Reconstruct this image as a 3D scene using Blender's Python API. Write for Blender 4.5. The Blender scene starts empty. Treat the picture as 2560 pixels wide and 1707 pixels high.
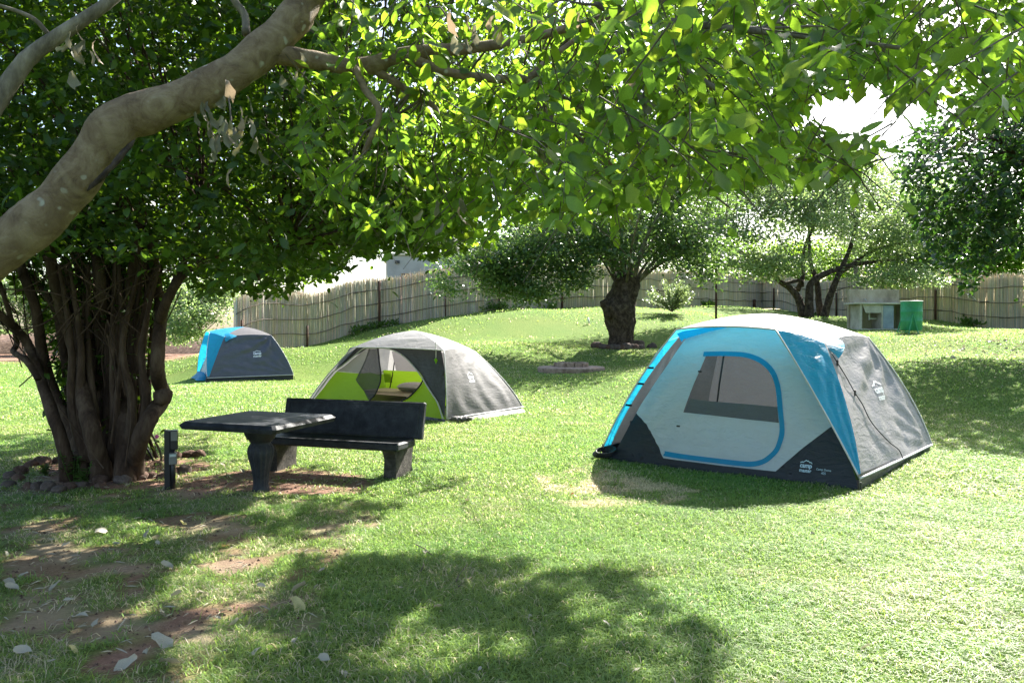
import bpy, math, random
import numpy as np
from mathutils import Vector, Matrix, Quaternion
from mathutils.geometry import delaunay_2d_cdt

rng = np.random.default_rng(11)
random.seed(11)
sc = bpy.context.scene
COL = sc.collection

# ------------------------------------------------------------------ camera
FPX, EYE = 1961.0, 1.55
PITCH = math.atan(31.5 / FPX)
cd = bpy.data.cameras.new('camera')
cd.sensor_width = 36.0
cd.lens = 36.0 * FPX / 2560.0
cd.clip_end = 2000.0
cd.clip_start = 0.05
cam = bpy.data.objects.new('camera', cd)
COL.objects.link(cam)
cam.location = (0, 0, EYE)
cam.rotation_euler = (math.pi / 2 - PITCH, 0, 0)
sc.camera = cam

# ------------------------------------------------------------------ light
SUN_EL, SUN_AZ = math.radians(39), math.radians(33)
SDIR = np.array([-math.sin(SUN_AZ) * math.cos(SUN_EL), -math.cos(SUN_AZ) * math.cos(SUN_EL), -math.sin(SUN_EL)])
world = bpy.data.worlds.new('World')
sc.world = world
world.use_nodes = True
wn = world.node_tree
wn.nodes.clear()
sky = wn.nodes.new('ShaderNodeTexSky')
sky.sky_type = 'NISHITA'
sky.sun_disc = False
sky.sun_elevation = SUN_EL
sky.sun_rotation = SUN_AZ
sky.dust_density = 2.0
bgn = wn.nodes.new('ShaderNodeBackground')
bgn.inputs['Strength'].default_value = 0.078
wo = wn.nodes.new('ShaderNodeOutputWorld')
wn.links.new(sky.outputs[0], bgn.inputs[0])
wn.links.new(bgn.outputs[0], wo.inputs[0])
sd = bpy.data.lights.new('sun', 'SUN')
sd.energy = 5.0
sd.angle = math.radians(0.55)
sd.color = (1.0, 0.955, 0.88)
sun = bpy.data.objects.new('sun', sd)
COL.objects.link(sun)
sun.rotation_euler = Vector(SDIR.tolist()).to_track_quat('-Z', 'Y').to_euler()
sun.location = (10, 15, 20)
sc.view_settings.view_transform = 'Standard'
sc.view_settings.look = 'None'
sc.view_settings.gamma = 1.0
sc.view_settings.exposure = 2.3
sc.view_settings.use_curve_mapping = False
sc.render.engine = 'CYCLES'
sc.cycles.max_bounces = 10
sc.cycles.transparent_max_bounces = 16
sc.cycles.transmission_bounces = 8

# ------------------------------------------------------------------ survey helpers
CF = np.array([0, math.cos(PITCH), -math.sin(PITCH)])
CU = np.array([0, math.sin(PITCH), math.cos(PITCH)])
CR = np.array([1.0, 0, 0])
CO = np.array([0, 0, EYE])

def ray(px, py):
    return CF + CR * (px - 1280) / FPX + CU * (853.5 - py) / FPX

def at(px, py, d):
    """world point seen in direction px,py at distance d along +Y"""
    r = ray(px, py)
    return CO + r * (d / r[1])

def project(P):
    Q = np.atleast_2d(P) - CO
    c = Q @ CF
    c = np.where(np.abs(c) < 1e-6, 1e-6, c)
    return 1280 + FPX * (Q @ CR) / c, 853.5 - FPX * (Q @ CU) / c, c

def smooth(x, a, b):
    t = np.clip((x - a) / (b - a), 0, 1)
    return t * t * (3 - 2 * t)

_perm = np.random.default_rng(5).random((256, 256))
def vnoise(x, y):
    xi = np.floor(x).astype(int); yi = np.floor(y).astype(int)
    fx = x - xi; fy = y - yi
    fx = fx * fx * (3 - 2 * fx); fy = fy * fy * (3 - 2 * fy)
    a = _perm[xi & 255, yi & 255]; b = _perm[(xi + 1) & 255, yi & 255]
    c = _perm[xi & 255, (yi + 1) & 255]; d = _perm[(xi + 1) & 255, (yi + 1) & 255]
    return (a * (1 - fx) + b * fx) * (1 - fy) + (c * (1 - fx) + d * fx) * fy

def fbm(x, y, o=4):
    s = 0; a = 0.5
    for i in range(o):
        s = s + a * vnoise(x * 2 ** i + 17.3 * i, y * 2 ** i + 9.1 * i); a *= 0.5
    return s / (1 - 0.5 ** o)

def inpoly(px, py, poly):
    px = np.asarray(px, float); py = np.asarray(py, float)
    r = np.zeros(px.shape, bool)
    n = len(poly)
    for i in range(n):
        x0, y0 = poly[i]; x1, y1 = poly[(i + 1) % n]
        if y0 == y1: continue
        c = ((y0 > py) != (y1 > py)) & (px < (x1 - x0) * (py - y0) / (y1 - y0) + x0)
        r ^= c
    return r

# ------------------------------------------------------------------ terrain
def survey(px, py, d):
    p = at(px, py, d); return (p[0], p[1], p[2])
CTRL = [(0, 0, 0), (-4, 2, 0), (4, 2, 0), (-5, 6, 0), (0, 5, 0), (5, 6, 0), (-8, 9, 0), (-3, 9, 0), (1.5, 9, 0.0), (5.1, 9.4, .10),
        (-1, 13, 0), (-5, 15.5, 0), (0.3, 14.8, .02), (9, 9, .15), (-9, 23, 0), (-6.6, 24.3, .02), (-10.5, 25.4, 0), (-14, 18, 0),
        (-17, 30, 0), (-20, 45, 0), (-30, 40, 0), (-40, 60, 0), (-20, 10, 0), (-14, 34, .1), (20, 5, .3), (-25, 80, 0.3),
        survey(600, 874, 26.5), survey(712, 866, 27.5), survey(945, 820, 31), survey(1109, 791, 31.5), survey(1242, 773, 33),
        survey(1500, 766, 37), survey(1780, 766, 45), survey(1900, 770, 50), survey(2075, 794, 42), survey(2285, 800, 35),
        survey(2560, 823, 28), survey(2285, 834, 24), survey(2200, 824, 26), survey(2020, 792, 31), survey(1555, 868, 25),
        survey(1430, 924, 21), survey(1680, 785, 33), survey(1790, 815, 30), survey(1250, 850, 27), survey(2480, 900, 17),
        survey(1900, 900, 18.5), (25, 30, 1.6), (0, 60, 3), (20, 70, 3.2), (40, 50, 3), (-8, 45, 2.0), (-4, 36, 2.3)]
CTRL = np.array(CTRL)
def _kern(x, y):
    d2 = (x[:, None] - CTRL[None, :, 0]) ** 2 + (y[:, None] - CTRL[None, :, 1]) ** 2
    k = 1.0 / (1 + d2 / 10.0) ** 2.5
    return k / k.sum(1, keepdims=True)
_K = _kern(CTRL[:, 0], CTRL[:, 1])
_W = np.linalg.solve(_K.T @ _K + 2e-4 * np.eye(len(CTRL)), _K.T @ CTRL[:, 2])
_W = np.clip(_W, -2, 6)
def gzs(x, y):
    x = np.asarray(x, float); y = np.asarray(y, float)
    sh = x.shape; x = x.ravel(); y = y.ravel()
    out = np.empty(len(x))
    for i in range(0, len(x), 40000):
        out[i:i + 40000] = _kern(x[i:i + 40000], y[i:i + 40000]) @ _W
    out += 0.012 * (fbm(x * 1.1, y * 1.1, 3) - .5) * 2 * np.clip(np.hypot(x, y) / 3, 0, 1)
    return out.reshape(sh)
def gz(x, y): return float(gzs(np.array([x]), np.array([y]))[0])
def G(px, py):
    """where the sight line meets the ground"""
    r = ray(px, py); r = r / r[1]
    ts = np.arange(2.0, 70, 0.05)
    P = CO + r[None, :] * ts[:, None]
    h = P[:, 2] - gzs(P[:, 0], P[:, 1])
    i = np.argmax(h < 0)
    if h[i] >= 0: i = len(ts) - 1
    p = P[i].copy(); p[2] = gz(p[0], p[1]); return p
def ground_many(px, py):
    return np.array([G(a, b) for a, b in zip(px, py)])

# ------------------------------------------------------------------ object helpers
BASE = {}
def tag(o, label=None, cat=None, group=None, kind=None):
    if label: o['label'] = label
    if cat: o['category'] = cat
    if group: o['group'] = group
    if kind: o['kind'] = kind
    return o
def thing(name, base, label, cat, group=None):
    o = bpy.data.objects.new(name, None)
    o.empty_display_size = 0.1
    COL.objects.link(o)
    o.location = tuple(float(c) for c in base)
    BASE[o.name] = np.array(base, float)
    return tag(o, label, cat, group)
def link_mesh(name, me, mat, parent=None):
    o = bpy.data.objects.new(name, me)
    COL.objects.link(o)
    if mat is not None and not me.materials: me.materials.append(mat)
    if parent is not None:
        o.parent = parent
        BASE[o.name] = BASE[parent.name]
    return o
def mesh(name, V, F, mat, parent=None, smooth_=True, tint=None):
    """V world coordinates; F list of faces"""
    V = np.asarray(V, float)
    b = BASE[parent.name] if parent is not None else None
    if parent is None and b is None:
        b = np.array([0., 0., 0.])
    me = bpy.data.meshes.new(name)
    if isinstance(F, np.ndarray):
        n, k = F.shape
        VV = (V - b).astype(np.float32)
        me.vertices.add(len(VV)); me.vertices.foreach_set('co', VV.ravel())
        me.loops.add(n * k); me.loops.foreach_set('vertex_index', F.astype(np.int32).ravel())
        me.polygons.add(n)
        me.polygons.foreach_set('loop_start', np.arange(0, n * k, k, dtype=np.int32))
        me.polygons.foreach_set('loop_total', np.full(n, k, dtype=np.int32))
        me.update(calc_edges=True)
    else:
        me.from_pydata((V - b).tolist(), [], [tuple(int(i) for i in f) for f in F])
    me.validate()
    if tint is not None:
        at_ = me.attributes.new('tint', 'FLOAT_COLOR', 'POINT')
        c = np.ones((len(V), 4), np.float32); c[:, :tint.shape[1]] = tint
        at_.data.foreach_set('color', c.ravel())
    me.polygons.foreach_set('use_smooth', np.full(len(me.polygons), bool(smooth_)))
    return link_mesh(name, me, mat, parent)
def solo(name, V, F, mat, label, cat, group=None, base=None, smooth_=True):
    """a thing that is one mesh, origin at its base"""
    V = np.asarray(V, float)
    if base is None:
        base = np.array([V[:, 0].mean(), V[:, 1].mean(), V[:, 2].min()])
    o = mesh(name, V - base, F, mat, None, smooth_)
    o.location = tuple(base)
    BASE[o.name] = np.array(base)
    return tag(o, label, cat, group)

class MB:
    def __init__(s): s.V = []; s.F = []
    def add(s, V, F):
        o = len(s.V); s.V += [tuple(map(float, v)) for v in V]
        s.F += [tuple(int(i) + o for i in f) for f in F]; return s
    def box(s, c, e1, e2, e3, bev=0.0):
        """c centre, e1,e2,e3 half vectors; optional chamfer"""
        c, e1, e2, e3 = (np.array(q, float) for q in (c, e1, e2, e3))
        if bev <= 0:
            V = [c + a * e1 + b * e2 + d * e3 for a in (-1, 1) for b in (-1, 1) for d in (-1, 1)]
            F = [(0, 1, 3, 2), (4, 6, 7, 5), (0, 4, 5, 1), (2, 3, 7, 6), (0, 2, 6, 4), (1, 5, 7, 3)]
            return s.add(V, F)
        L = [np.linalg.norm(e) for e in (e1, e2, e3)]
        k = [1 - bev / l for l in L]
        E = (e1, e2, e3)
        V = []; idx = {}
        for a in (-1, 1):
            for b in (-1, 1):
                for d in (-1, 1):
                    sg = (a, b, d)
                    for ax in range(3):
                        p = c.copy()
                        for j in range(3):
                            p = p + E[j] * sg[j] * (1 if j == ax else k[j])
                        idx[(a, b, d, ax)] = len(V); V.append(p)
        F = []
        for ax in range(3):
            o = [j for j in range(3) if j != ax]
            for sgn in (-1, 1):
                q = []
                for (u, v) in ((-1, -1), (1, -1), (1, 1), (-1, 1)):
                    t = [0, 0, 0]; t[ax] = sgn; t[o[0]] = u; t[o[1]] = v
                    q.append(idx[(t[0], t[1], t[2], ax)])
                F.append(q)
        for ax in range(3):
            o = [j for j in range(3) if j != ax]
            for u in (-1, 1):
                for v in (-1, 1):
                    q = []
                    for w, order in ((-1, (0, 1)), (1, (1, 0))):
                        t = [0, 0, 0]; t[ax] = w; t[o[0]] = u; t[o[1]] = v
                        for oo in order: q.append(idx[(t[0], t[1], t[2], o[oo])])
                    F.append(q)
        for a in (-1, 1):
            for b in (-1, 1):
                for d in (-1, 1): F.append([idx[(a, b, d, j)] for j in range(3)])
        return s.add(V, F)
    def tube(s, P, R, n=8, cap=True, jit=0.0):
        P = np.asarray(P, float); R = np.broadcast_to(np.asarray(R, float), (len(P),))
        T = np.gradient(P, axis=0); T /= np.linalg.norm(T, axis=1, keepdims=True) + 1e-12
        up = np.array([0.13, 0.21, 1.0]) if abs(T[0][2]) < .9 else np.array([1., .2, .1])
        nrm = np.cross(T[0], up); nrm /= np.linalg.norm(nrm)
        V = []; an = np.linspace(0, 2 * math.pi, n, endpoint=False)
        for i in range(len(P)):
            nrm = nrm - T[i] * (nrm @ T[i]); nrm /= np.linalg.norm(nrm)
            b = np.cross(T[i], nrm)
            for a in an:
                r = R[i] * (1 + (jit * (random.random() - .5) * 2 if jit else 0))
                V.append(P[i] + r * (math.cos(a) * nrm + math.sin(a) * b))
        F = []
        for i in range(len(P) - 1):
            for j in range(n):
                k = (j + 1) % n
                F.append((i * n + j, i * n + k, (i + 1) * n + k, (i + 1) * n + j))
        if cap:
            F.append(tuple(range(n))[::-1]); F.append(tuple(range((len(P) - 1) * n, len(P) * n)))
        return s.add(V, F)
    def lathe(s, c, prof, n=24, flute=0, fdepth=0.0, frange=None, axis=None, cap=True):
        c = np.array(c, float); V = []
        for (r, z) in prof:
            for j in range(n):
                a = 2 * math.pi * j / n; rr = r
                if flute and frange[0] <= z <= frange[1]:
                    rr = r * (1 - fdepth * (0.5 - 0.5 * math.cos(flute * a)) )
                V.append(c + np.array([rr * math.cos(a), rr * math.sin(a), z]))
        F = []
        for i in range(len(prof) - 1):
            for j in range(n):
                k = (j + 1) % n
                F.append((i * n + j, i * n + k, (i + 1) * n + k, (i + 1) * n + j))
        if cap:
            F.append(tuple(range(n))[::-1]); F.append(tuple(range((len(prof) - 1) * n, len(prof) * n)))
        return s.add(V, F)
    def build(s, name, mat, parent=None, smooth_=False):
        return mesh(name, s.V, s.F, mat, parent, smooth_)

def spline(P, n=8):
    """Catmull-Rom through points (any dims)"""
    P = np.asarray(P, float)
    Q = np.vstack([2 * P[0] - P[1], P, 2 * P[-1] - P[-2]])
    out = []
    for i in range(1, len(Q) - 2):
        for t in np.linspace(0, 1, n, endpoint=False):
            a, b, c, d = Q[i - 1], Q[i], Q[i + 1], Q[i + 2]
            out.append(.5 * (2 * b + (c - a) * t + (2 * a - 5 * b + 4 * c - d) * t * t + (3 * b - a - 3 * c + d) * t ** 3))
    out.append(P[-1]); return np.array(out)

# ------------------------------------------------------------------ materials
def new_mat(name):
    m = bpy.data.materials.new(name); m.use_nodes = True
    nt = m.node_tree; nt.nodes.clear()
    out = nt.nodes.new('ShaderNodeOutputMaterial')
    return m, nt, out
def N(nt, t, **kw):
    n = nt.nodes.new(t)
    for k, v in kw.items():
        if k.startswith('i_'): n.inputs[k[2:].replace('_', ' ')].default_value = v
        else: setattr(n, k, v)
    return n
def c4(c): return (c[0], c[1], c[2], 1)
def ramp(nt, fac, stops):
    r = nt.nodes.new('ShaderNodeValToRGB'); e = r.color_ramp.elements
    e[0].position, e[0].color = stops[0][0], c4(stops[0][1])
    e[1].position, e[1].color = stops[-1][0], c4(stops[-1][1])
    for p, c in stops[1:-1]:
        q = e.new(p); q.color = c4(c)
    nt.links.new(fac, r.inputs[0]); return r.outputs[0]
def coords(nt, scale=(1, 1, 1)):
    tc = N(nt, 'ShaderNodeTexCoord'); mp = N(nt, 'ShaderNodeMapping')
    mp.inputs['Scale'].default_value = scale
    nt.links.new(tc.outputs['Object'], mp.inputs[0]); return mp.outputs[0]
def noise(nt, vec, scale, detail=5, rough=.55, dist=0.0):
    n = N(nt, 'ShaderNodeTexNoise'); n.inputs['Scale'].default_value = scale
    n.inputs['Detail'].default_value = detail; n.inputs['Roughness'].default_value = rough
    n.inputs['Distortion'].default_value = dist
    nt.links.new(vec, n.inputs['Vector']); return n.outputs[0]
def bump(nt, h, strength, dist):
    b = N(nt, 'ShaderNodeBump'); b.inputs['Strength'].default_value = strength; b.inputs['Distance'].default_value = dist
    nt.links.new(h, b.inputs['Height']); return b.outputs[0]

def mat_stone(name, stops, scale=6, rough=.85, bs=.5, bd=.02, stretch=(1, 1, 1), fine=60, spec=.3):
    m, nt, out = new_mat(name)
    v = coords(nt, stretch)
    n1 = noise(nt, v, scale, 8, .6, .3); n2 = noise(nt, v, fine, 4, .6)
    mx = N(nt, 'ShaderNodeMath', operation='MULTIPLY_ADD'); mx.inputs[1].default_value = .35
    nt.links.new(n2, mx.inputs[0]); nt.links.new(n1, mx.inputs[2])
    sb = N(nt, 'ShaderNodeMath', operation='SUBTRACT'); sb.inputs[1].default_value = .17
    nt.links.new(mx.outputs[0], sb.inputs[0])
    col = ramp(nt, sb.outputs[0], stops)
    p = N(nt, 'ShaderNodeBsdfPrincipled'); p.inputs['Roughness'].default_value = rough
    p.inputs['Specular IOR Level'].default_value = spec
    nt.links.new(col, p.inputs['Base Color'])
    nt.links.new(bump(nt, mx.outputs[0], bs, bd), p.inputs['Normal'])
    nt.links.new(p.outputs[0], out.inputs[0]); return m
def mat_plain(name, c, rough=.5, metal=0.0, spec=.5, var=.12, scale=12, bs=.15):
    m, nt, out = new_mat(name)
    v = coords(nt); n1 = noise(nt, v, scale, 6)
    a = tuple(x * (1 - var) for x in c); b = tuple(min(1, x * (1 + var)) for x in c)
    col = ramp(nt, n1, [(.3, a), (.7, b)])
    p = N(nt, 'ShaderNodeBsdfPrincipled'); p.inputs['Roughness'].default_value = rough
    p.inputs['Metallic'].default_value = metal; p.inputs['Specular IOR Level'].default_value = spec
    nt.links.new(col, p.inputs['Base Color']); nt.links.new(bump(nt, n1, bs, .01), p.inputs['Normal'])
    nt.links.new(p.outputs[0], out.inputs[0]); return m
def mat_fabric(name, c, trans=.25, tcol=None, rough=.5, spec=.35, wr=.35, var=.06):
    m, nt, out = new_mat(name)
    v = coords(nt)
    n1 = noise(nt, v, 2.2, 6, .62, 1.4)
    v2 = coords(nt, (1, 1, 3.2)); n2 = noise(nt, v2, 5.5, 5, .6, .8)
    ad = N(nt, 'ShaderNodeMath', operation='ADD'); nt.links.new(n1, ad.inputs[0]); nt.links.new(n2, ad.inputs[1])
    a = tuple(x * (1 - var) for x in c); b = tuple(min(1, x * (1 + var)) for x in c)
    col = ramp(nt, n2, [(.3, a), (.7, b)])
    p = N(nt, 'ShaderNodeBsdfPrincipled'); p.inputs['Roughness'].default_value = rough
    p.inputs['Specular IOR Level'].default_value = spec
    nt.links.new(col, p.inputs['Base Color'])
    bn = bump(nt, ad.outputs[0], wr, .05); nt.links.new(bn, p.inputs['Normal'])
    t = N(nt, 'ShaderNodeBsdfTranslucent'); t.inputs[0].default_value = c4(tcol or c)
    nt.links.new(bn, t.inputs['Normal'])
    ms = N(nt, 'ShaderNodeMixShader'); ms.inputs[0].default_value = trans
    nt.links.new(p.outputs[0], ms.inputs[1]); nt.links.new(t.outputs[0], ms.inputs[2])
    nt.links.new(ms.outputs[0], out.inputs[0]); return m
def mat_net(name, c, open_=.45):
    m, nt, out = new_mat(name)
    v = coords(nt)
    w = noise(nt, v, 420, 1)
    p = N(nt, 'ShaderNodeBsdfPrincipled'); p.inputs['Base Color'].default_value = c4(c); p.inputs['Roughness'].default_value = .7
    t = N(nt, 'ShaderNodeBsdfTransparent')
    mr = N(nt, 'ShaderNodeMapRange'); mr.inputs[1].default_value = .3; mr.inputs[2].default_value = .7
    mr.inputs[3].default_value = open_ - .15; mr.inputs[4].default_value = open_ + .15
    nt.links.new(w, mr.inputs[0])
    ms = N(nt, 'ShaderNodeMixShader'); nt.links.new(mr.outputs[0], ms.inputs[0])
    nt.links.new(p.outputs[0], ms.inputs[1]); nt.links.new(t.outputs[0], ms.inputs[2])
    nt.links.new(ms.outputs[0], out.inputs[0]); return m
def mat_leaf(name, base, tcol, trans=.5, rough=.42, spec=.45, attr=True):
    m, nt, out = new_mat(name)
    p = N(nt, 'ShaderNodeBsdfPrincipled'); p.inputs['Roughness'].default_value = rough
    p.inputs['Specular IOR Level'].default_value = spec
    t = N(nt, 'ShaderNodeBsdfTranslucent')
    v = coords(nt); n1 = noise(nt, v, 35, 3)
    var = ramp(nt, n1, [(.3, (.8, .8, .8)), (.7, (1.15, 1.15, 1.15))])
    def mul(a_const, sock):
        x = N(nt, 'ShaderNodeMix', data_type='RGBA', blend_type='MULTIPLY'); x.inputs[0].default_value = 1
        x.inputs['A'].default_value = c4(a_const) if a_const is not None else (1, 1, 1, 1)
        nt.links.new(sock, x.inputs['B']); return x
    src = var
    if attr:
        a = N(nt, 'ShaderNodeAttribute', attribute_name='tint')
        x = N(nt, 'ShaderNodeMix', data_type='RGBA', blend_type='MULTIPLY'); x.inputs[0].default_value = 1
        nt.links.new(a.outputs['Color'], x.inputs['A']); nt.links.new(var, x.inputs['B']); src = x.outputs['Result']
    b1 = mul(base, src); b2 = mul(tcol, src)
    nt.links.new(b1.outputs['Result'], p.inputs['Base Color']); nt.links.new(b2.outputs['Result'], t.inputs[0])
    ms = N(nt, 'ShaderNodeMixShader'); ms.inputs[0].default_value = trans
    nt.links.new(p.outputs[0], ms.inputs[1]); nt.links.new(t.outputs[0], ms.inputs[2])
    nt.links.new(ms.outputs[0], out.inputs[0]); return m
def mat_limb():
    m, nt, out = new_mat('smooth_bark')
    v = coords(nt)
    n1 = noise(nt, v, 8, 10, .72, .9); n2 = noise(nt, v, 70, 5, .75)
    col = ramp(nt, n1, [(.30, (.085, .058, .034)), (.45, (.165, .115, .066)), (.58, (.235, .175, .105)), (.72, (.30, .245, .165))])
    vo = N(nt, 'ShaderNodeTexVoronoi'); vo.inputs['Scale'].default_value = 11; vo.inputs['Randomness'].default_value = 1
    dm = N(nt, 'ShaderNodeVectorMath', operation='ADD')
    nz = N(nt, 'ShaderNodeTexNoise'); nz.inputs['Scale'].default_value = 9
    sc_ = N(nt, 'ShaderNodeVectorMath', operation='SCALE'); sc_.inputs['Scale'].default_value = .09
    nt.links.new(v, nz.inputs['Vector']); nt.links.new(nz.outputs['Color'], sc_.inputs[0])
    nt.links.new(v, dm.inputs[0]); nt.links.new(sc_.outputs[0], dm.inputs[1]); nt.links.new(dm.outputs[0], vo.inputs['Vector'])
    spot = ramp(nt, vo.outputs['Distance'], [(.14, (1, 1, 1)), (.24, (0, 0, 0))])
    big = ramp(nt, noise(nt, v, 2.3, 2), [(.40, (0, 0, 0)), (.52, (1, 1, 1))])
    mm = N(nt, 'ShaderNodeMath', operation='MULTIPLY'); nt.links.new(spot, mm.inputs[0]); nt.links.new(big, mm.inputs[1])
    x = N(nt, 'ShaderNodeMix', data_type='RGBA'); nt.links.new(mm.outputs[0], x.inputs[0])
    nt.links.new(col, x.inputs['A']); x.inputs['B'].default_value = (.36, .345, .27, 1)
    # pale growth rings across the limb
    wv = N(nt, 'ShaderNodeTexWave', wave_type='BANDS', bands_direction='X'); wv.inputs['Scale'].default_value = .9
    wv.inputs['Distortion'].default_value = 9.0; wv.inputs['Detail'].default_value = 3; wv.inputs['Detail Scale'].default_value = 1.2
    mp = N(nt, 'ShaderNodeMapping'); mp.inputs['Rotation'].default_value = (0, math.radians(45), 0)
    nt.links.new(v, mp.inputs[0]); nt.links.new(mp.outputs[0], wv.inputs['Vector'])
    rr = ramp(nt, wv.outputs[0], [(.93, (0, 0, 0)), (.99, (.28, .28, .28))])
    y = N(nt, 'ShaderNodeMix', data_type='RGBA'); nt.links.new(rr, y.inputs[0])
    nt.links.new(x.outputs['Result'], y.inputs['A']); y.inputs['B'].default_value = (.33, .26, .16, 1)
    p = N(nt, 'ShaderNodeBsdfPrincipled'); p.inputs['Roughness'].default_value = .8; p.inputs['Specular IOR Level'].default_value = .25
    nt.links.new(y.outputs['Result'], p.inputs['Base Color'])
    ad = N(nt, 'ShaderNodeMath', operation='ADD'); nt.links.new(n1, ad.inputs[0]); nt.links.new(n2, ad.inputs[1])
    nt.links.new(bump(nt, ad.outputs[0], .8, .016), p.inputs['Normal'])
    nt.links.new(p.outputs[0], out.inputs[0]); return m
def mat_ground():
    m, nt, out = new_mat('lawn_soil')
    v = coords(nt)
    n1 = noise(nt, v, .55, 6, .6); n2 = noise(nt, v, 26, 6, .7); n3 = noise(nt, v, 110, 4, .7)
    mixn = N(nt, 'ShaderNodeMath', operation='ADD'); nt.links.new(n2, mixn.inputs[0]); nt.links.new(n3, mixn.inputs[1])
    hf = N(nt, 'ShaderNodeMath', operation='MULTIPLY'); hf.inputs[1].default_value = .5; nt.links.new(mixn.outputs[0], hf.inputs[0])
    g1 = ramp(nt, hf.outputs[0], [(.3, (.035, .065, .012)), (.5, (.10, .16, .035)), (.7, (.21, .24, .08))])
    lg = ramp(nt, n1, [(.3, (.82, .95, .8)), (.7, (1.15, 1.05, 1.0))])
    g = N(nt, 'ShaderNodeMix', data_type='RGBA', blend_type='MULTIPLY'); g.inputs[0].default_value = 1
    nt.links.new(g1, g.inputs['A']); nt.links.new(lg, g.inputs['B'])
    d1 = ramp(nt, hf.outputs[0], [(.3, (.12, .062, .042)), (.5, (.23, .135, .095)), (.7, (.36, .24, .175))])
    a = N(nt, 'ShaderNodeAttribute', attribute_name='tint')
    sx = N(nt, 'ShaderNodeSeparateColor'); nt.links.new(a.outputs['Color'], sx.inputs[0])
    x = N(nt, 'ShaderNodeMix', data_type='RGBA'); nt.links.new(sx.outputs[0], x.inputs[0])
    nt.links.new(g.outputs['Result'], x.inputs['A']); nt.links.new(d1, x.inputs['B'])
    y = N(nt, 'ShaderNodeMix', data_type='RGBA'); nt.links.new(sx.outputs[1], y.inputs[0])
    nt.links.new(x.outputs['Result'], y.inputs['A']); y.inputs['B'].default_value = (.42, .37, .25, 1)
    p = N(nt, 'ShaderNodeBsdfPrincipled'); p.inputs['Roughness'].default_value = .95; p.inputs['Specular IOR Level'].default_value = .1
    nt.links.new(y.outputs['Result'], p.inputs['Base Color'])
    nt.links.new(bump(nt, mixn.outputs[0], .7, .03), p.inputs['Normal'])
    nt.links.new(p.outputs[0], out.inputs[0]); return m

M = {}
M['ground'] = mat_ground()
M['limb'] = mat_limb()
M['bark_dark'] = mat_stone('brown_bark', [(.3, (.022, .012, .007)), (.5, (.06, .035, .021)), (.7, (.115, .078, .05))], 7, .9, .9, .03, (1, 1, .25), 40)
M['bark_grey'] = mat_stone('grey_bark', [(.3, (.06, .05, .035)), (.5, (.13, .11, .08)), (.7, (.23, .20, .15))], 8, .9, .8, .02, (1, 1, .4), 60)
M['bark_rough'] = mat_stone('rough_bark', [(.3, (.02, .014, .009)), (.5, (.06, .042, .03)), (.7, (.13, .10, .075))], 9, .95, 1.0, .08, (1, 1, .8), 30)
M['twig'] = mat_stone('pale_twig', [(.3, (.06, .046, .034)), (.7, (.17, .14, .105))], 14, .85, .4, .01)
M['concrete'] = mat_stone('concrete', [(.3, (.30, .28, .22)), (.5, (.46, .43, .34)), (.72, (.58, .55, .46))], 3.2, .9, .4, .01, (1, 1, 1), 70)
M['concrete_tan'] = mat_stone('stained_concrete', [(.28, (.25, .21, .14)), (.5, (.42, .36, .26)), (.72, (.52, .47, .36))], 2.6, .9, .3, .01, (1, 1, .5), 50)
M['door_blue'] = mat_stone('blue_grey_paint', [(.3, (.22, .27, .30)), (.7, (.34, .40, .43))], 4, .7, .2, .01)
M['black_stone'] = mat_stone('black_painted_concrete', [(.3, (.010, .011, .014)), (.52, (.025, .027, .032)), (.68, (.040, .043, .049)), (.80, (.10, .10, .10))], 9, .6, .35, .01, (1, 1, 1), 80, .3)
M['leg_stone'] = mat_stone('raw_concrete_leg', [(.3, (.018, .016, .013)), (.5, (.045, .04, .033)), (.72, (.11, .096, .08))], 8, .95, .5, .02)
M['rock'] = mat_stone('brown_rock', [(.3, (.045, .026, .018)), (.5, (.11, .066, .046)), (.72, (.21, .145, .11))], 5, .95, .9, .04)
M['rock_grey'] = mat_stone('grey_rock', [(.3, (.06, .045, .036)), (.5, (.10, .075, .06)), (.72, (.19, .15, .125))], 5, .95, .8, .03)
M['brick'] = mat_stone('pale_brick', [(.3, (.17, .12, .09)), (.5, (.29, .22, .17)), (.72, (.42, .35, .28))], 9, .95, .6, .02)
M['reed'] = mat_stone('dry_reed', [(.3, (.20, .165, .13)), (.5, (.38, .33, .275)), (.7, (.56, .51, .44))], 1.2, .8, .5, .01, (14, 14, .35), 9)
M['reed_stem'] = mat_leaf('reed_stem', (.68, .59, .50), (.60, .47, .34), .14, .7, .2)
M['pole'] = mat_stone('grey_pole', [(.3, (.06, .048, .035)), (.7, (.17, .14, .11))], 8, .9, .4, .01)
M['rust'] = mat_stone('rusty_post', [(.3, (.035, .018, .012)), (.7, (.11, .05, .03))], 14, .85, .4, .01)
M['black_metal'] = mat_plain('black_metal', (.014, .014, .016), .4, 0, .5)
M['grey_plastic'] = mat_plain('grey_plastic', (.17, .17, .15), .45)
M['white_pipe'] = mat_plain('white_pipe', (.75, .74, .68), .5)
M['green_paint'] = mat_stone('green_drum_paint', [(.25, (.015, .17, .085)), (.5, (.03, .30, .15)), (.8, (.07, .36, .23))], 2.5, .45, .25, .02, (1, 1, .6), 20, .5)
M['rim'] = mat_plain('bare_rim', (.5, .56, .52), .4)
M['plaster'] = mat_stone('lilac_plaster', [(.3, (.30, .28, .29)), (.7, (.40, .375, .39))], 1.5, .9, .15, .01)
M['roof_edge'] = mat_plain('cream_roof_edge', (.55, .47, .38), .7)
M['glass'] = mat_plain('dark_glass', (.04, .045, .05), .1, 0, .6)
M['brown_frame'] = mat_plain('brown_frame', (.16, .10, .06), .6)
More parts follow.
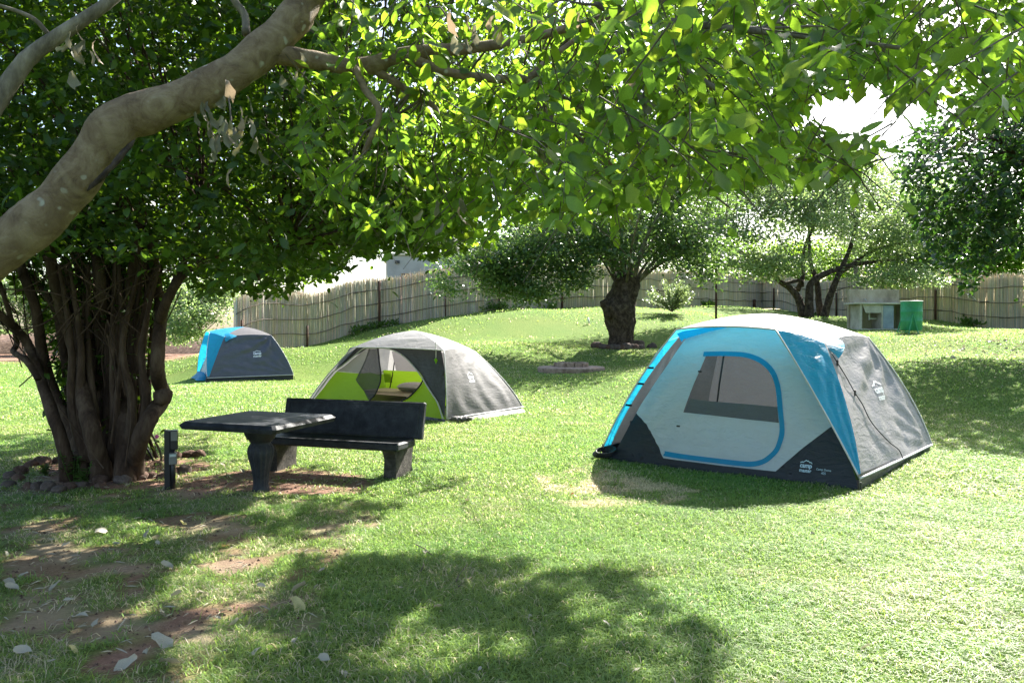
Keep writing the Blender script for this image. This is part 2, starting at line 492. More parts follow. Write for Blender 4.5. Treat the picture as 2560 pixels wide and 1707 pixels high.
M['fly_grey'] = mat_fabric('grey_fly_fabric', (.225, .215, .218), .12, (.20, .21, .23), .42, .5, .28)
M['fly_glare'] = mat_fabric('glare_grey_fly_fabric', (.50, .49, .49), .25, (.5, .5, .5), .38, .55, .3)  # grey roof fly painted paler, the sun's glare put into its colour
M['fly_front'] = mat_fabric('glare_painted_blue_fly', (.50, .50, .51), .45, (.05, .55, .85), .38, .55, .3)  # blue fly painted pale for sun glare; blue only in the light passing through
M['fly_blue'] = mat_fabric('blue_fly_fabric', (.018, .31, .52), .42, (.03, .55, .85), .42, .45, .35)
M['inner_pale'] = mat_fabric('pale_blue_grey_fabric', (.66, .72, .76), .38, (.46, .62, .70), .42, .4, .5)
M['navy'] = mat_fabric('charcoal_groundsheet', (.022, .026, .035), .03, None, .45, .4, .4)
M['navy_side'] = mat_fabric('slate_fly_fabric', (.075, .08, .10), .08, None, .45, .45, .25)
M['band_blue'] = mat_fabric('blue_zip_band', (.01, .24, .44), .1, None, .5, .4, .2)
M['piping'] = mat_plain('pale_piping', (.52, .51, .52), .5)
M['piping_black'] = mat_plain('black_webbing', (.012, .012, .014), .6)
M['interior'] = mat_fabric('inner_grey_fabric', (.17, .16, .165), .5, (.30, .28, .28), .6, .2, .3)
M['flap_grey'] = mat_fabric('grey_window_flap', (.36, .38, .40), .2, None, .6, .2, .3)
M['net'] = mat_net('black_window_net', (.045, .044, .047), .5)
M['net_dark'] = mat_net('black_curtain_net', (.022, .02, .02), .18)
M['lime'] = mat_fabric('lime_green_fabric', (.25, .46, .02), .52, (.58, .98, .05), .5, .3, .3)
M['inner_mist'] = mat_fabric('pale_grey_inner', (.33, .32, .34), .5, (.62, .60, .63), .5, .3, .3)
M['fly_mid'] = mat_fabric('mid_grey_fly', (.150, .144, .145), .28, (.36, .35, .34), .62, .25, .2)
M['fly_highlit'] = mat_fabric('highlit_grey_fly', (.31, .30, .295), .30, (.45, .44, .43), .55, .35, .25)  # same grey fly as the sides, painted lighter for sunlit roof highlights
M['fly_dark'] = mat_fabric('dark_grey_fly_wing', (.055, .054, .062), .12, (.1, .1, .11), .5, .35, .35)
M['cream'] = mat_fabric('cream_mattress', (.52, .42, .30), .0, None, .8, .2, .2)
M['pillow'] = mat_fabric('grey_pillow', (.42, .38, .35), .0, None, .8, .2, .3)
M['print'] = mat_plain('white_print', (.78, .80, .82), .6, 0, .3, .02)
M['print_blue'] = mat_plain('pale_blue_print', (.50, .66, .76), .6, 0, .3, .02)
M['grass'] = mat_leaf('grass_blades', (.160, .240, .070), (.36, .55, .115), .46, .48, .25)
M['leaf_near'] = mat_leaf('broad_leaf', (.05, .09, .018), (.33, .53, .035), .5, .40, .5)
M['leaf_bush'] = mat_leaf('bush_leaf', (.026, .054, .010), (.18, .31, .014), .38, .42, .42)
M['leaf_grey'] = mat_leaf('small_grey_green_leaf', (.13, .17, .085), (.36, .48, .15), .48, .34, .65)
M['leaf_mid'] = mat_leaf('small_mid_green_leaf', (.075, .115, .045), (.21, .34, .06), .42, .36, .6)
M['leaf_dark'] = mat_leaf('dark_glossy_leaf', (.022, .048, .016), (.08, .19, .02), .3, .38, .5)
M['leaf_dry'] = mat_leaf('dry_leaf', (.25, .22, .15), (.30, .25, .14), .3, .6, .3)
M['leaf_fallen'] = mat_leaf('fallen_dry_leaf', (.37, .34, .255), (.4, .36, .24), .15, .55, .35, attr=False)
M['leaf_fallen_yellow'] = mat_leaf('fallen_yellow_leaf', (.46, .40, .17), (.4, .36, .12), .15, .55, .35, attr=False)
M['leaf_red'] = mat_leaf('rust_leaf', (.32, .10, .04), (.35, .12, .04), .15, .55, .3, attr=False)
M['pink'] = mat_leaf('pink_petal', (.55, .08, .42), (.6, .1, .5), .3, .5, .3, attr=False)
M['weed'] = mat_leaf('weed_leaf', (.06, .12, .022), (.14, .26, .03), .4, .5, .3, attr=False)

# ------------------------------------------------------------------ ground
DIRT_POLYS = [[(420, 1218), (520, 1190), (640, 1170), (780, 1172), (900, 1190), (945, 1212), (900, 1232), (800, 1240), (640, 1232), (480, 1238)],
              [(500, 1205), (560, 1195), (560, 1215), (500, 1215)],
              [(170, 1707), (230, 1640), (330, 1600), (420, 1600), (400, 1650), (370, 1707)],
              [(290, 1650), (300, 1590), (420, 1540), (620, 1500), (790, 1490), (660, 1530), (480, 1580), (380, 1640)],
              [(780, 1540), (815, 1520), (820, 1550), (790, 1575), (765, 1570)],
              [(0, 1585), (80, 1555), (260, 1530), (240, 1560), (60, 1590)],
              [(290, 1420), (380, 1400), (365, 1490), (290, 1500)],
              [(450, 1420), (560, 1395), (660, 1410), (560, 1440)],
              [(210, 1150), (320, 1130), (480, 1140), (540, 1160), (420, 1220), (300, 1230), (100, 1200), (60, 1150)]]
DIRT_G = []
def flatG(px, py):
    r = ray(px, py); t = -EYE / r[2]; return (r[0] * t, r[1] * t)
for p in DIRT_POLYS: DIRT_G.append([flatG(*q) for q in p])
SPARSE_G = [flatG(*q) for q in [(0, 1180), (450, 1225), (900, 1260), (960, 1300), (840, 1420), (800, 1560), (640, 1630), (500, 1707), (0, 1707)]]
STRAW_G = [flatG(*q) for q in [(1330, 1185), (1480, 1160), (1640, 1200), (1780, 1235), (1600, 1275), (1400, 1265)]]
def dirt_mask(x, y):
    x = np.asarray(x, float); y = np.asarray(y, float)
    n = fbm(x * 2.2, y * 2.2, 4); n2 = fbm(x * 9 + 50, y * 9, 3)
    jx = x + .22 * (fbm(x * 3, y * 3 + 40, 3) - .5) + .08 * (n2 - .5); jy = y + .22 * (fbm(x * 3 + 70, y * 3, 3) - .5) + .08 * (n - .5)
    m = np.zeros_like(x)
    for p in DIRT_G: m = np.maximum(m, inpoly(jx, jy, p) * (0.45 + 0.55 * smooth(n2, .3, .5)))
    sp = inpoly(x, y, SPARSE_G)
    m = np.maximum(m, sp * smooth(n * .6 + n2 * .4, .50, .63) * .8)
    # sandy track far left behind the bush
    far = smooth(y + 1.2 * (n - .5) * 4, 33, 36) * (x < -0.23 * y - 2.0) * (x > -60) * (y < 60)
    m = np.maximum(m, far)
    return np.clip(m, 0, 1)
def straw_mask(x, y):
    n = fbm(np.asarray(x) * 4 + 9, np.asarray(y) * 4, 3)
    s = inpoly(x, y, STRAW_G) * smooth(n, .35, .6)
    s = np.maximum(s, .35 * inpoly(x, y, SPARSE_G) * smooth(n, .45, .65))
    return np.clip(s, 0, 1)

def ground_sheet():
    def ax(lo, hi, fine_lo, fine_hi, st):
        a = list(np.arange(fine_lo, fine_hi + 1e-6, st)); s = st; q = fine_hi
        while q < hi: s *= 1.25; q += s; a.append(min(q, hi))
        s = st; q = fine_lo
        while q > lo: s *= 1.25; q -= s; a.insert(0, max(q, lo))
        return np.array(a)
    xs = ax(-700, 700, -12, 14, .14); ys = ax(-60, 900, 1.5, 20, .12)
    X, Y = np.meshgrid(xs, ys)
    Z = gzs(X.ravel(), Y.ravel())
    V = np.column_stack([X.ravel(), Y.ravel(), Z])
    nx, ny = len(xs), len(ys)
    I = np.arange(nx * ny).reshape(ny, nx)
    F = np.stack([I[:-1, :-1], I[:-1, 1:], I[1:, 1:], I[1:, :-1]], -1).reshape(-1, 4)
    t = np.zeros((len(V), 3)); t[:, 0] = dirt_mask(V[:, 0], V[:, 1]); t[:, 1] = straw_mask(V[:, 0], V[:, 1])
    o = mesh('ground', V, F, M['ground'], None, True, t)
    tag(o, kind='structure')
ground_sheet()

def grass():
    Vs = []; Ts = []; cnt = 0
    def zone(n, y0, y1, hmin, hmax, wmin, wmax, lean, xk=.86, excl=True):
        y = np.sqrt(rng.random(n) * (y1 ** 2 - y0 ** 2) + y0 ** 2)
        x = (rng.random(n) * 2 - 1) * xk * y
        dm = dirt_mask(x, y); sp = inpoly(x, y, SPARSE_G)
        keep = rng.random(n) > np.clip(dm * 1.0 + sp * .26, 0, 1)
        if excl:
            for q in FOOT: keep &= ~inpoly(x, y, q)
        x, y = x[keep], y[keep]; n = len(x)
        z = gzs(x, y)
        cl = fbm(x * 3.5, y * 3.5, 3); cl2 = fbm(x * .9 + 30, y * .9, 3)
        h = (hmin + (hmax - hmin) * rng.random(n) ** 1.6) * (.30 + 1.5 * cl ** 1.3)
        w = wmin + (wmax - wmin) * rng.random(n)
        az = rng.random(n) * 2 * math.pi; ln = lean * (.4 + rng.random(n))
        dx, dy = np.cos(az), np.sin(az)
        a2 = az + math.pi / 2 + (rng.random(n) - .5); sx, sy = np.cos(a2), np.sin(a2)
        P0 = np.column_stack([x - sx * w / 2, y - sy * w / 2, z - .004])
        P1 = np.column_stack([x + sx * w / 2, y + sy * w / 2, z - .004])
        mx, my, mz = x + dx * h * ln * .45, y + dy * h * ln * .45, z + h * .65
        P2 = np.column_stack([mx + sx * w * .4, my + sy * w * .4, mz]); P3 = np.column_stack([mx - sx * w * .4, my - sy * w * .4, mz])
        P4 = np.column_stack([x + dx * h * ln * 1.25, y + dy * h * ln * 1.25, z + h * (1 - .28 * np.minimum(ln, 1.6))])
        st = straw_mask(x, y)
        dry = (rng.random(n) < .06 + .75 * st + .12 * (cl2 > .55))
        base = np.ones((n, 3)); r = rng.random(n)
        base[:, 0] = .75 + .5 * r + .35 * (cl2 - .5); base[:, 1] = .82 + .36 * r; base[:, 2] = .7 + .6 * rng.random(n)
        base[dry] = np.array([2.7, 1.55, 4.4]) * (.75 + .4 * rng.random((dry.sum(), 1)))
        V = np.stack([P0, P1, P2, P3, P4], 1).reshape(-1, 3)
        Vs.append(V); Ts.append(np.repeat(base, 5, 0))
    zone(225000, 2.6, 7.0, .018, .052, .0035, .006, 1.7)
    zone(245000, 7.0, 13.0, .018, .045, .006, .010, 1.6, .82)
    zone(170000, 13.0, 27.0, .022, .05, .012, .020, 1.5, .80)
    zone(60000, 27.0, 52.0, .03, .07, .02, .04, 1.0, .70)
    V = np.vstack(Vs); T = np.vstack(Ts); n = len(V) // 5
    I = np.arange(n) * 5
    F = np.concatenate([np.stack([I, I + 1, I + 2], 1), np.stack([I, I + 2, I + 3], 1), np.stack([I + 3, I + 2, I + 4], 1)])
    o = mesh('grass', V, F, M['grass'], None, False, T)
    tag(o, 'short sunlit lawn grass with dry straw blades between bare soil patches', 'grass', None, 'stuff')
FOOT = []   # tent footprints where no grass stands, filled by the tents

# ------------------------------------------------------------------ cloth helpers
def resample(poly, step, closed=True):
    out = []
    n = len(poly)
    for i in range(n if closed else n - 1):
        a = np.array(poly[i], float); b = np.array(poly[(i + 1) % n], float)
        k = max(1, int(np.ceil(np.linalg.norm(b - a) / step)))
        for j in range(k): out.append(a + (b - a) * j / k)
    if not closed: out.append(np.array(poly[-1], float))
    return np.array(out)
def panel2d(poly, holes=(), step=.07):
    loops = [resample(poly, step)] + [resample(h, step) for h in holes]
    pts = []; edges = []
    for L in loops:
        o = len(pts); n = len(L)
        pts += [tuple(p) for p in L]; edges += [(o + i, o + (i + 1) % n) for i in range(n)]
    B = np.vstack(loops)
    lo, hi = loops[0].min(0), loops[0].max(0)
    gx, gy = np.meshgrid(np.arange(lo[0] + step / 2, hi[0], step), np.arange(lo[1] + step / 2, hi[1], step))
    g = np.column_stack([gx.ravel(), gy.ravel()]); g += (rng.random(g.shape) - .5) * step * .3
    k = inpoly(g[:, 0], g[:, 1], loops[0])
    for h in loops[1:]: k &= ~inpoly(g[:, 0], g[:, 1], h)
    g = g[k]
    if len(g):
        dmin = np.sqrt(((g[:, None] - B[None]) ** 2).sum(-1)).min(1); g = g[dmin > step * .45]
    allp = [Vector(p) for p in pts] + [Vector(p.tolist()) for p in g]
    r = delaunay_2d_cdt(allp, edges, [], 0, 1e-6)
    P = np.array([(v.x, v.y) for v in r[0]])
    T = np.array([f for f in r[2] if len(f) == 3])
    c = P[T].mean(1)
    k = inpoly(c[:, 0], c[:, 1], loops[0])
    for h in loops[1:]: k &= ~inpoly(c[:, 0], c[:, 1], h)
    return P, T[k]
def qedge(P, Q, b=(0, 0, 0), n=17):
    P, Q, b = (np.array(x, float) for x in (P, Q, b)); t = np.linspace(0, 1, n)[:, None]
    return P * (1 - t) + Q * t + 4 * t * (1 - t) * b
def resamp_n(C, n):
    C = np.asarray(C, float); L = np.r_[0, np.cumsum(np.linalg.norm(np.diff(C, axis=0), axis=1))]
    if L[-1] < 1e-9: return np.repeat(C[:1], n, 0)
    t = np.linspace(0, L[-1], n)
    return np.column_stack([np.interp(t, L, C[:, i]) for i in range(3)])
def coons(c0, c1, d0, d1, nu, nv, wr=0.0, wfun=None, bulge=0.0):
    """c0 bottom (u), c1 top (u), d0 left (v), d1 right (v) -> (nv,nu,3)"""
    c0, c1 = resamp_n(c0, nu), resamp_n(c1, nu); d0, d1 = resamp_n(d0, nv), resamp_n(d1, nv)
    u = np.linspace(0, 1, nu)[None, :, None]; v = np.linspace(0, 1, nv)[:, None, None]
    S = (1 - v) * c0[None] + v * c1[None] + (1 - u) * d0[:, None] + u * d1[:, None] \
        - ((1 - u) * (1 - v) * c0[0] + u * (1 - v) * c0[-1] + (1 - u) * v * c1[0] + u * v * c1[-1])
    du = np.gradient(S, axis=1); dv = np.gradient(S, axis=0); n = np.cross(du, dv)
    n /= np.linalg.norm(n, axis=-1, keepdims=True) + 1e-9
    U, Vv = np.meshgrid(np.linspace(0, 1, nu), np.linspace(0, 1, nv))
    tp = (np.minimum(1, np.minimum(U, 1 - U) * 9) * np.minimum(1, np.minimum(Vv, 1 - Vv) * 9))
    if wfun is not None: S = S + n * (wr * wfun(U, Vv) * tp)[..., None]
    S = S + n * (bulge * 16 * U * (1 - U) * Vv * (1 - Vv))[..., None]
    return S, n
def grid_faces(nv, nu):
    I = np.arange(nu * nv).reshape(nv, nu)
    return np.stack([I[:-1, :-1], I[:-1, 1:], I[1:, 1:], I[1:, :-1]], -1).reshape(-1, 4)
def bez_tri(P0, P1, P2, b01, b12, b20, n=14, wr=.006, seed=0):
    """Bezier triangle with raised edges, returns V,F"""
    P0, P1, P2 = (np.array(p, float) for p in (P0, P1, P2))
    m01 = (P0 + P1) / 2 + 2 * np.array(b01); m12 = (P1 + P2) / 2 + 2 * np.array(b12); m20 = (P2 + P0) / 2 + 2 * np.array(b20)
    V = []; ix = {}
    for i in range(n + 1):
        for j in range(n + 1 - i):
            a = 1 - (i + j) / n; b = i / n; c = j / n
            p = a * a * P0 + b * b * P1 + c * c * P2 + 2 * a * b * m01 + 2 * b * c * m12 + 2 * c * a * m20
            w = wr * 27 * a * b * c * (float(fbm(np.array([b * 7 + seed]), np.array([c * 9 + a * 3]), 3)[0]) - .5) * 2
            p = p + np.array([0, 0, w]); ix[(i, j)] = len(V); V.append(p)
    F = []
    for i in range(n):
        for j in range(n - i):
            F.append((ix[(i, j)], ix[(i + 1, j)], ix[(i, j + 1)]))
            if j < n - i - 1: F.append((ix[(i + 1, j)], ix[(i + 1, j + 1)], ix[(i, j + 1)]))
    return V, F
_txt = {}
def text2d(s, size=1.0, bold=0.0, space=1.0):
    key = (s, bold, space)
    if key not in _txt:
        cu = bpy.data.curves.new('t', 'FONT'); cu.body = s; cu.size = 1.0; cu.offset = bold; cu.resolution_u = 3
        cu.align_x = 'CENTER'; cu.space_character = space
        ob = bpy.data.objects.new('t', cu); COL.objects.link(ob)
        dg = bpy.context.evaluated_depsgraph_get()
        me = bpy.data.meshes.new_from_object(ob.evaluated_get(dg))
        V = np.array([v.co[:2] for v in me.vertices]); F = [tuple(p.vertices) for p in me.polygons]
        bpy.data.objects.remove(ob); bpy.data.curves.remove(cu); bpy.data.meshes.remove(me)
        _txt[key] = (V, F)
    V, F = _txt[key]
    return V * size, F
def logo2d():
    """mountain outline over two lines of heavy lower-case lettering, about 1 wide"""
    V = []; F = []
    def put(v, f, dx, dy, sx=1):
        o = len(V); V.extend([(x * sx + dx, y + dy) for x, y in v]); F.extend([tuple(i + o for i in q) for q in f])
    zz = [(-.5, .50), (-.36, .58), (-.26, .55), (-.02, .74), (.06, .66), (.14, .70), (.28, .57), (.36, .60), (.5, .50)]
    v = []; f = []
    for i in range(len(zz) - 1):
        a, b = zz[i], zz[i + 1]; o = len(v)
        v += [a, b, (b[0], b[1] - .075), (a[0], a[1] - .075)]; f.append((o, o + 1, o + 2, o + 3))
    put(v, f, 0, 0)
    tv, tf = text2d('camp', .52, .028); tv = tv * np.array([1.0 / np.ptp(tv[:, 0]), 1]) ; tv[:, 0] -= (tv[:, 0].max() + tv[:, 0].min()) / 2
    put(tv, tf, 0, .10)
    tv, tf = text2d('master', .40, .022); tv = tv * np.array([1.0 / np.ptp(tv[:, 0]), 1]); tv[:, 0] -= (tv[:, 0].max() + tv[:, 0].min()) / 2
    put(tv, tf, 0, -.26)
    return np.array(V), F
def print_on_grid(name, V2, F2, S, Nn, u0, v0, size, mat, parent, lift=.006, rot=0.0):
    """flat print laid on a cloth grid S around parameter (u0,v0): x along u, y along v"""
    nv, nu = S.shape[:2]
    du = np.gradient(S, axis=1) * (nu - 1); dv = np.gradient(S, axis=0) * (nv - 1)
    i, j = int(v0 * (nv - 1)), int(u0 * (nu - 1))
    ju, jv = du[i, j], dv[i, j]
    x = V2[:, 0] * size; y = V2[:, 1] * size
    # solve in the tangent plane: right along u, up perpendicular
    eu = ju / np.linalg.norm(ju); ev = jv - eu * (jv @ eu); evl = np.linalg.norm(ev); ev = ev / evl
    b = y / evl; a = (x - b * (jv @ eu)) / np.linalg.norm(ju)
    U = np.clip(u0 + a, 0, 1) * (nu - 1); Vp = np.clip(v0 + b, 0, 1) * (nv - 1)
    iu = np.minimum(U.astype(int), nu - 2); iv = np.minimum(Vp.astype(int), nv - 2); fu = (U - iu)[:, None]; fv = (Vp - iv)[:, None]
    def bil(A): return A[iv, iu] * (1 - fu) * (1 - fv) + A[iv, iu + 1] * fu * (1 - fv) + A[iv + 1, iu] * (1 - fu) * fv + A[iv + 1, iu + 1] * fu * fv
    return mesh(name, bil(S) + bil(Nn) * lift, F2, mat, parent, False)

# ------------------------------------------------------------------ the two blue dome tents
cA = lambda x, y: (1460 + x * .39966, 740 + y * .39966)
TA = np.array([*flatG(1505, 1146), 0.0]); TB = np.array([*flatG(2147, 1230), 0.0])
TE1 = (TB - TA); TW = np.linalg.norm(TE1); TE1 = TE1 / TW; TE2 = np.array([-TE1[1], TE1[0], 0])
TD = 2.65; KF = .40
def face_sz(px, py):
    """(s,z) of a sight line on the big tent's inner front wall"""
    r = ray(px, py); n = TE2 - np.array([0, 0, KF])
    t = ((TA - CO) @ n) / (r @ n); P = CO + r * t - TA
    return (P @ TE1, P[2])
def FP(L): return [face_sz(*cA(*q)) for q in L]
F_OUT = FP([(622, 285), (660, 245), (930, 190), (1200, 203), (1268, 300), (1385, 500), (1480, 660), (1572, 825), (1655, 990), (1712, 1182), (1450, 1150), (1210, 1115), (850, 1068), (500, 1025), (185, 992), (240, 900), (330, 730), (430, 570), (540, 410)])
F_DL = FP([(330, 730), (395, 800), (430, 860), (465, 930), (500, 1012), (340, 1003), (185, 992), (240, 895)])
F_DR = FP([(1572, 802), (1535, 825), (1370, 950), (1200, 1095), (1310, 1123), (1500, 1152), (1712, 1182), (1655, 990)])
F_LIGHT = FP([(622, 285), (660, 245), (930, 190), (1200, 203), (1268, 300), (1385, 500), (1480, 660), (1572, 802), (1535, 825), (1370, 950), (1200, 1095), (850, 1058), (500, 1012), (465, 930), (430, 860), (395, 800), (330, 730), (430, 570), (540, 410)])
F_STRIP = FP([(185, 992), (500, 1012), (850, 1058), (1200, 1095), (1500, 1152), (1706, 1182), (1722, 1226), (1300, 1172), (850, 1110), (450, 1060), (112, 1034)])
F_WIN = FP([(768, 376), (890, 374), (1000, 380), (1060, 395), (1115, 425), (1160, 465), (1190, 520), (1208, 580), (1220, 690), (1227, 790), (1000, 765), (800, 742), (630, 725), (690, 560), (730, 470)])
F_FLAP = FP([(665, 640), (790, 656), (1000, 672), (1221, 693), (1227, 790), (1000, 765), (800, 742), (630, 725)])
F_BANDC = FP([(755, 362), (880, 360), (1000, 366), (1075, 385), (1135, 418), (1185, 470), (1212, 530), (1228, 600), (1238, 690), (1246, 780), (1245, 860), (1228, 925), (1190, 985), (1130, 1030), (1060, 1048), (980, 1045), (850, 1030), (700, 1012), (600, 998), (507, 982)])
F_HINGE = FP([(760, 376), (725, 470), (690, 560), (655, 655), (628, 725), (590, 810), (555, 890), (507, 982)])
LOGO_AT = FP([(1396, 1070)])[0]; NAME_AT = FP([(1508, 1082), (1506, 1105)])

def camp_tent(base, e1, e2, W, D, label, roof, side, detail, hz=1.0, wseed=0.0, group='blue and grey dome tents'):
    e1, e2 = np.array(e1), np.array(e2); base = np.array(base, float)
    up = np.array([0, 0, 1.0]); kx, ky = W / TW, D / TD
    def L(p):
        p = np.atleast_2d(np.array(p, float)); q = base + p[:, :1] * kx * e1 + p[:, 1:2] * ky * e2 + p[:, 2:] * hz * up
        return q if len(q) > 1 else q[0]
    W0, D0 = TW, TD
    t = thing('dome_tent', base + e1 * W / 2 + e2 * D / 2, label, 'tent', group)
    FOOT.append([tuple(L((s, v, 0))[:2]) for s, v in ((0.05, .05), (W0 - .05, .05), (W0 - .05, D0 - .05), (.05, D0 - .05))])
    FL, FR = np.array((.88, .20, 1.54)), np.array((2.04, .20, 1.54))
    RF, RB, LF, LB = np.array((2.40, .60, 1.40)), np.array((2.40, 2.05, 1.45)), np.array((.54, .60, 1.40)), np.array((.54, 2.05, 1.45))
    AP = np.array((1.47, 1.35, 1.735))
    BR, CR_, AL, DL = np.array((W0 + .0, .02, .13)), np.array((W0 + .02, D0, .16)), np.array((0, .02, .13)), np.array((-.02, D0, .16))
    # --- roof of bezier triangles
    bA = (0, 0, .045)
    tris = [(FL, FR, AP, (0, 0, .03), bA, bA, 'f'), (FR, RF, AP, (0, 0, .02), bA, bA, 'f'), (RF, RB, AP, (0, 0, .05), bA, bA, 's'),
            (RB, LB, AP, (0, 0, .06), bA, bA, 's'), (LB, LF, AP, (0, 0, .05), bA, bA, 's'), (LF, FL, AP, (0, 0, .02), bA, bA, 'f')]
    for kind, nm, mm in (('f', 'roof_front', roof[0]), ('s', 'roof', roof[1])):
        mb = MB()
        for i, q in enumerate(tris):
            if q[6] != kind: continue
            V, F = bez_tri(*q[:6], n=14, wr=.012, seed=i * 3 + wseed); mb.add(L(V), F)
        mb.build(nm, mm, t, True)
    # --- side and rear panels
    def wf(U, V):
        a = fbm(U * 5 + V * 6 + 3 + wseed, V * 2.2 - U * 3 + 7, 3) - .5
        b = fbm(U * 11 + wseed, V * 16 + 4, 3) - .5
        f = np.sin((V * 2.2 - U * 1.6 + .5 * a) * 9) * np.exp(-((V - .72) / .28) ** 2)
        c = np.abs(fbm(U * 7 + 11 + wseed, V * 9 + 2, 2) - .5)
        return a * 1.5 + b * .7 + f * .45 - c * 1.2
    def wr_(U, V):
        th = np.arctan2(1 - V + .02, 1.02 - U); rr = np.hypot(1 - V, 1 - U); w1 = fbm(U * 4 + wseed, V * 4, 2) - .5
        f1 = np.sin(th * 15 + w1 * 5) * np.exp(-rr / .75) * smooth(rr, .05, .3)
        th2 = np.arctan2(V + .02, 1.02 - U); r2 = np.hypot(V, 1 - U)
        f2 = np.sin(th2 * 19 + w1 * 6) * np.exp(-r2 / .4) * smooth(r2, .05, .2)
        f3 = np.sin(U * 46 + w1 * 9) * np.exp(-V / .22) * .5
        return .55 * wf(U, V) + 1.15 * f1 + .6 * f2 + .5 * f3
    rfront = qedge(BR, RF, (.04, -.05, 0)); rrear = qedge(CR_, RB, (.05, .06, 0))
    S, n = coons(L(qedge(BR + (0, .05, 0), CR_, (0, 0, .0))), L(qedge(RF, RB, (0.0, 0, .05))), L(qedge(BR + (0, .05, 0), RF, (.06, -.02, 0))), L(rrear), 56, 44, .022 if detail else .04, wr_, -.05)
    n = n if (n.mean((0, 1)) @ e1) > 0 else -n
    mesh('side_panel', S.reshape(-1, 3), grid_faces(*S.shape[:2]), side, t)
    LV, LFc = logo2d()
    print_on_grid('printed_logo', LV, LFc, S, n, .60, .49, .235, M['print'], t)
    LE_ = qedge(LB, LF, (0, 0, .05), 41); LF2 = LE_[33]
    S2, n2 = coons(L(qedge(DL, AL + (0, .16, 0))), L(LE_[:34]), L(qedge(DL, LB, (-.05, .06, 0))), L(qedge(AL + (0, .16, 0), LF2, (-.07, -.02, 0))), 40, 32, .02, wr_, -.05)
    mesh('side_panel', S2.reshape(-1, 3), grid_faces(*S2.shape[:2]), side, t)
    S3, n3 = coons(L(qedge(CR_, DL)), L(qedge(RB, LB, (0, 0, .06))), L(qedge(CR_, RB, (.05, .06, 0))), L(qedge(DL, LB, (-.05, .06, 0))), 40, 32, .02, wr_, -.05)
    mesh('rear_panel', S3.reshape(-1, 3), grid_faces(*S3.shape[:2]), side, t)
    # --- blue front wings of the fly
    for sgn, (Ft, Rt, Bt) in (('r', (FR, RF, BR)), ('l', (FL, LF, AL))):
        sx = 1 if sgn == 'r' else -1; bw = .05 if sgn == 'r' else .16
        if sgn == 'l': Rt = LF2
        S4, _ = coons(L(qedge(Bt, Bt + np.array((0, bw, 0)))), L(qedge(Ft, Rt, (0, 0, .02))) if sgn == 'r' else np.vstack([L(qedge(Ft, LF, (0, 0, .02))), L(LE_[33:][::-1])[1:]]), L(qedge(Bt, Ft, (sx * .035, -.05, 0.02))), L(qedge(Bt + np.array((0, bw, 0)), Rt, (sx * (.06 if sgn == 'r' else .07), -.02, 0))), 14, 40, .012, wr_, 0)
        mesh('front_wing', S4.reshape(-1, 3), grid_faces(*S4.shape[:2]), M['fly_blue'], t)
        MB().tube(L(qedge(Bt, Ft, (sx * .035, -.055, 0.02), 24)), .009, 6).build('piping', M['piping'], t, True)
        if sgn == 'l':
            for f in (.42, .60, .75):
                q = L(qedge(Bt + np.array((0.05, .03, 0)), LF, (-.04, -.02, 0), 21))[int(f * 20)]
                MB().box(q - e2 * .03 + e1 * .02, e1 * .045, e2 * .012, up * .012, .003).build('pole_clip', M['piping_black'], t)
    # hooked tail of the blue wing over the side panel
    V, F = bez_tri(RF + (-.30, -.03, .10), RF + (.03, .38, .015), RF + (.13, .02, -.17), (0, 0, .04), (.05, 0, .02), (.04, 0, .02), 10, .02, 5)
    mesh('wing_tail', L(np.array(V) + (.01, 0, .012)), F, M['fly_blue'], t)
    MB().tube(L(qedge(FL, FR, (0, -.01, .035), 20)), .009, 6).build('piping', M['piping'], t, True)
    MB().tube(L(qedge(BR, CR_, (0.012, 0, 0), 20)), .012, 6).build('hem', M['piping'], t, True)
    MB().tube(L(qedge(CR_, RB, (.06, .065, 0), 20)), .008, 6).build('piping', M['piping'], t, True)
    # --- bathtub floor
    def tw(P, Q, h=.17, nm='groundsheet_wall'):
        P, Q = np.array(P, float), np.array(Q, float)
        S5, _ = coons(L(qedge(P, Q)), L(qedge(P + (0, 0, h), Q + (0, 0, h))), L(qedge(P, P + (0, 0, h))), L(qedge(Q, Q + (0, 0, h))), 36, 7, .018, lambda U, V: fbm(U * 12 + 3, V * 3, 3) - .5)
        mesh(nm, S5.reshape(-1, 3), grid_faces(*S5.shape[:2]), M['navy'], t)
    tw((W0 - .0, .0, 0), (W0 + .0, D0, 0)); tw((W0, D0, 0), (0, D0, 0)); tw((0, D0, 0), (0, 0, 0))
    mesh('floor', L([(0, 0, .03), (W0, 0, .03), (W0, D0, .03), (0, D0, .03)]), [(0, 1, 2, 3)], M['navy'], t, False)
    # black inner wall strips seen through the window
    for P, Q in (((.22, D0 - .18), (W0 - .2, D0 - .18)), ((.2, .3), (.22, D0 - .18))):
        P = np.array((*P, .02)); Q = np.array((*Q, .02))
        S6, _ = coons(L(qedge(P, Q)), L(qedge(P + (0, 0, .42), Q + (0, 0, .42), (0, 0, -.03))), L(qedge(P, P + (0, 0, .42))), L(qedge(Q, Q + (0, 0, .42))), 24, 5)
        mesh('inner_wall', S6.reshape(-1, 3), grid_faces(*S6.shape[:2]), M['navy'], t)
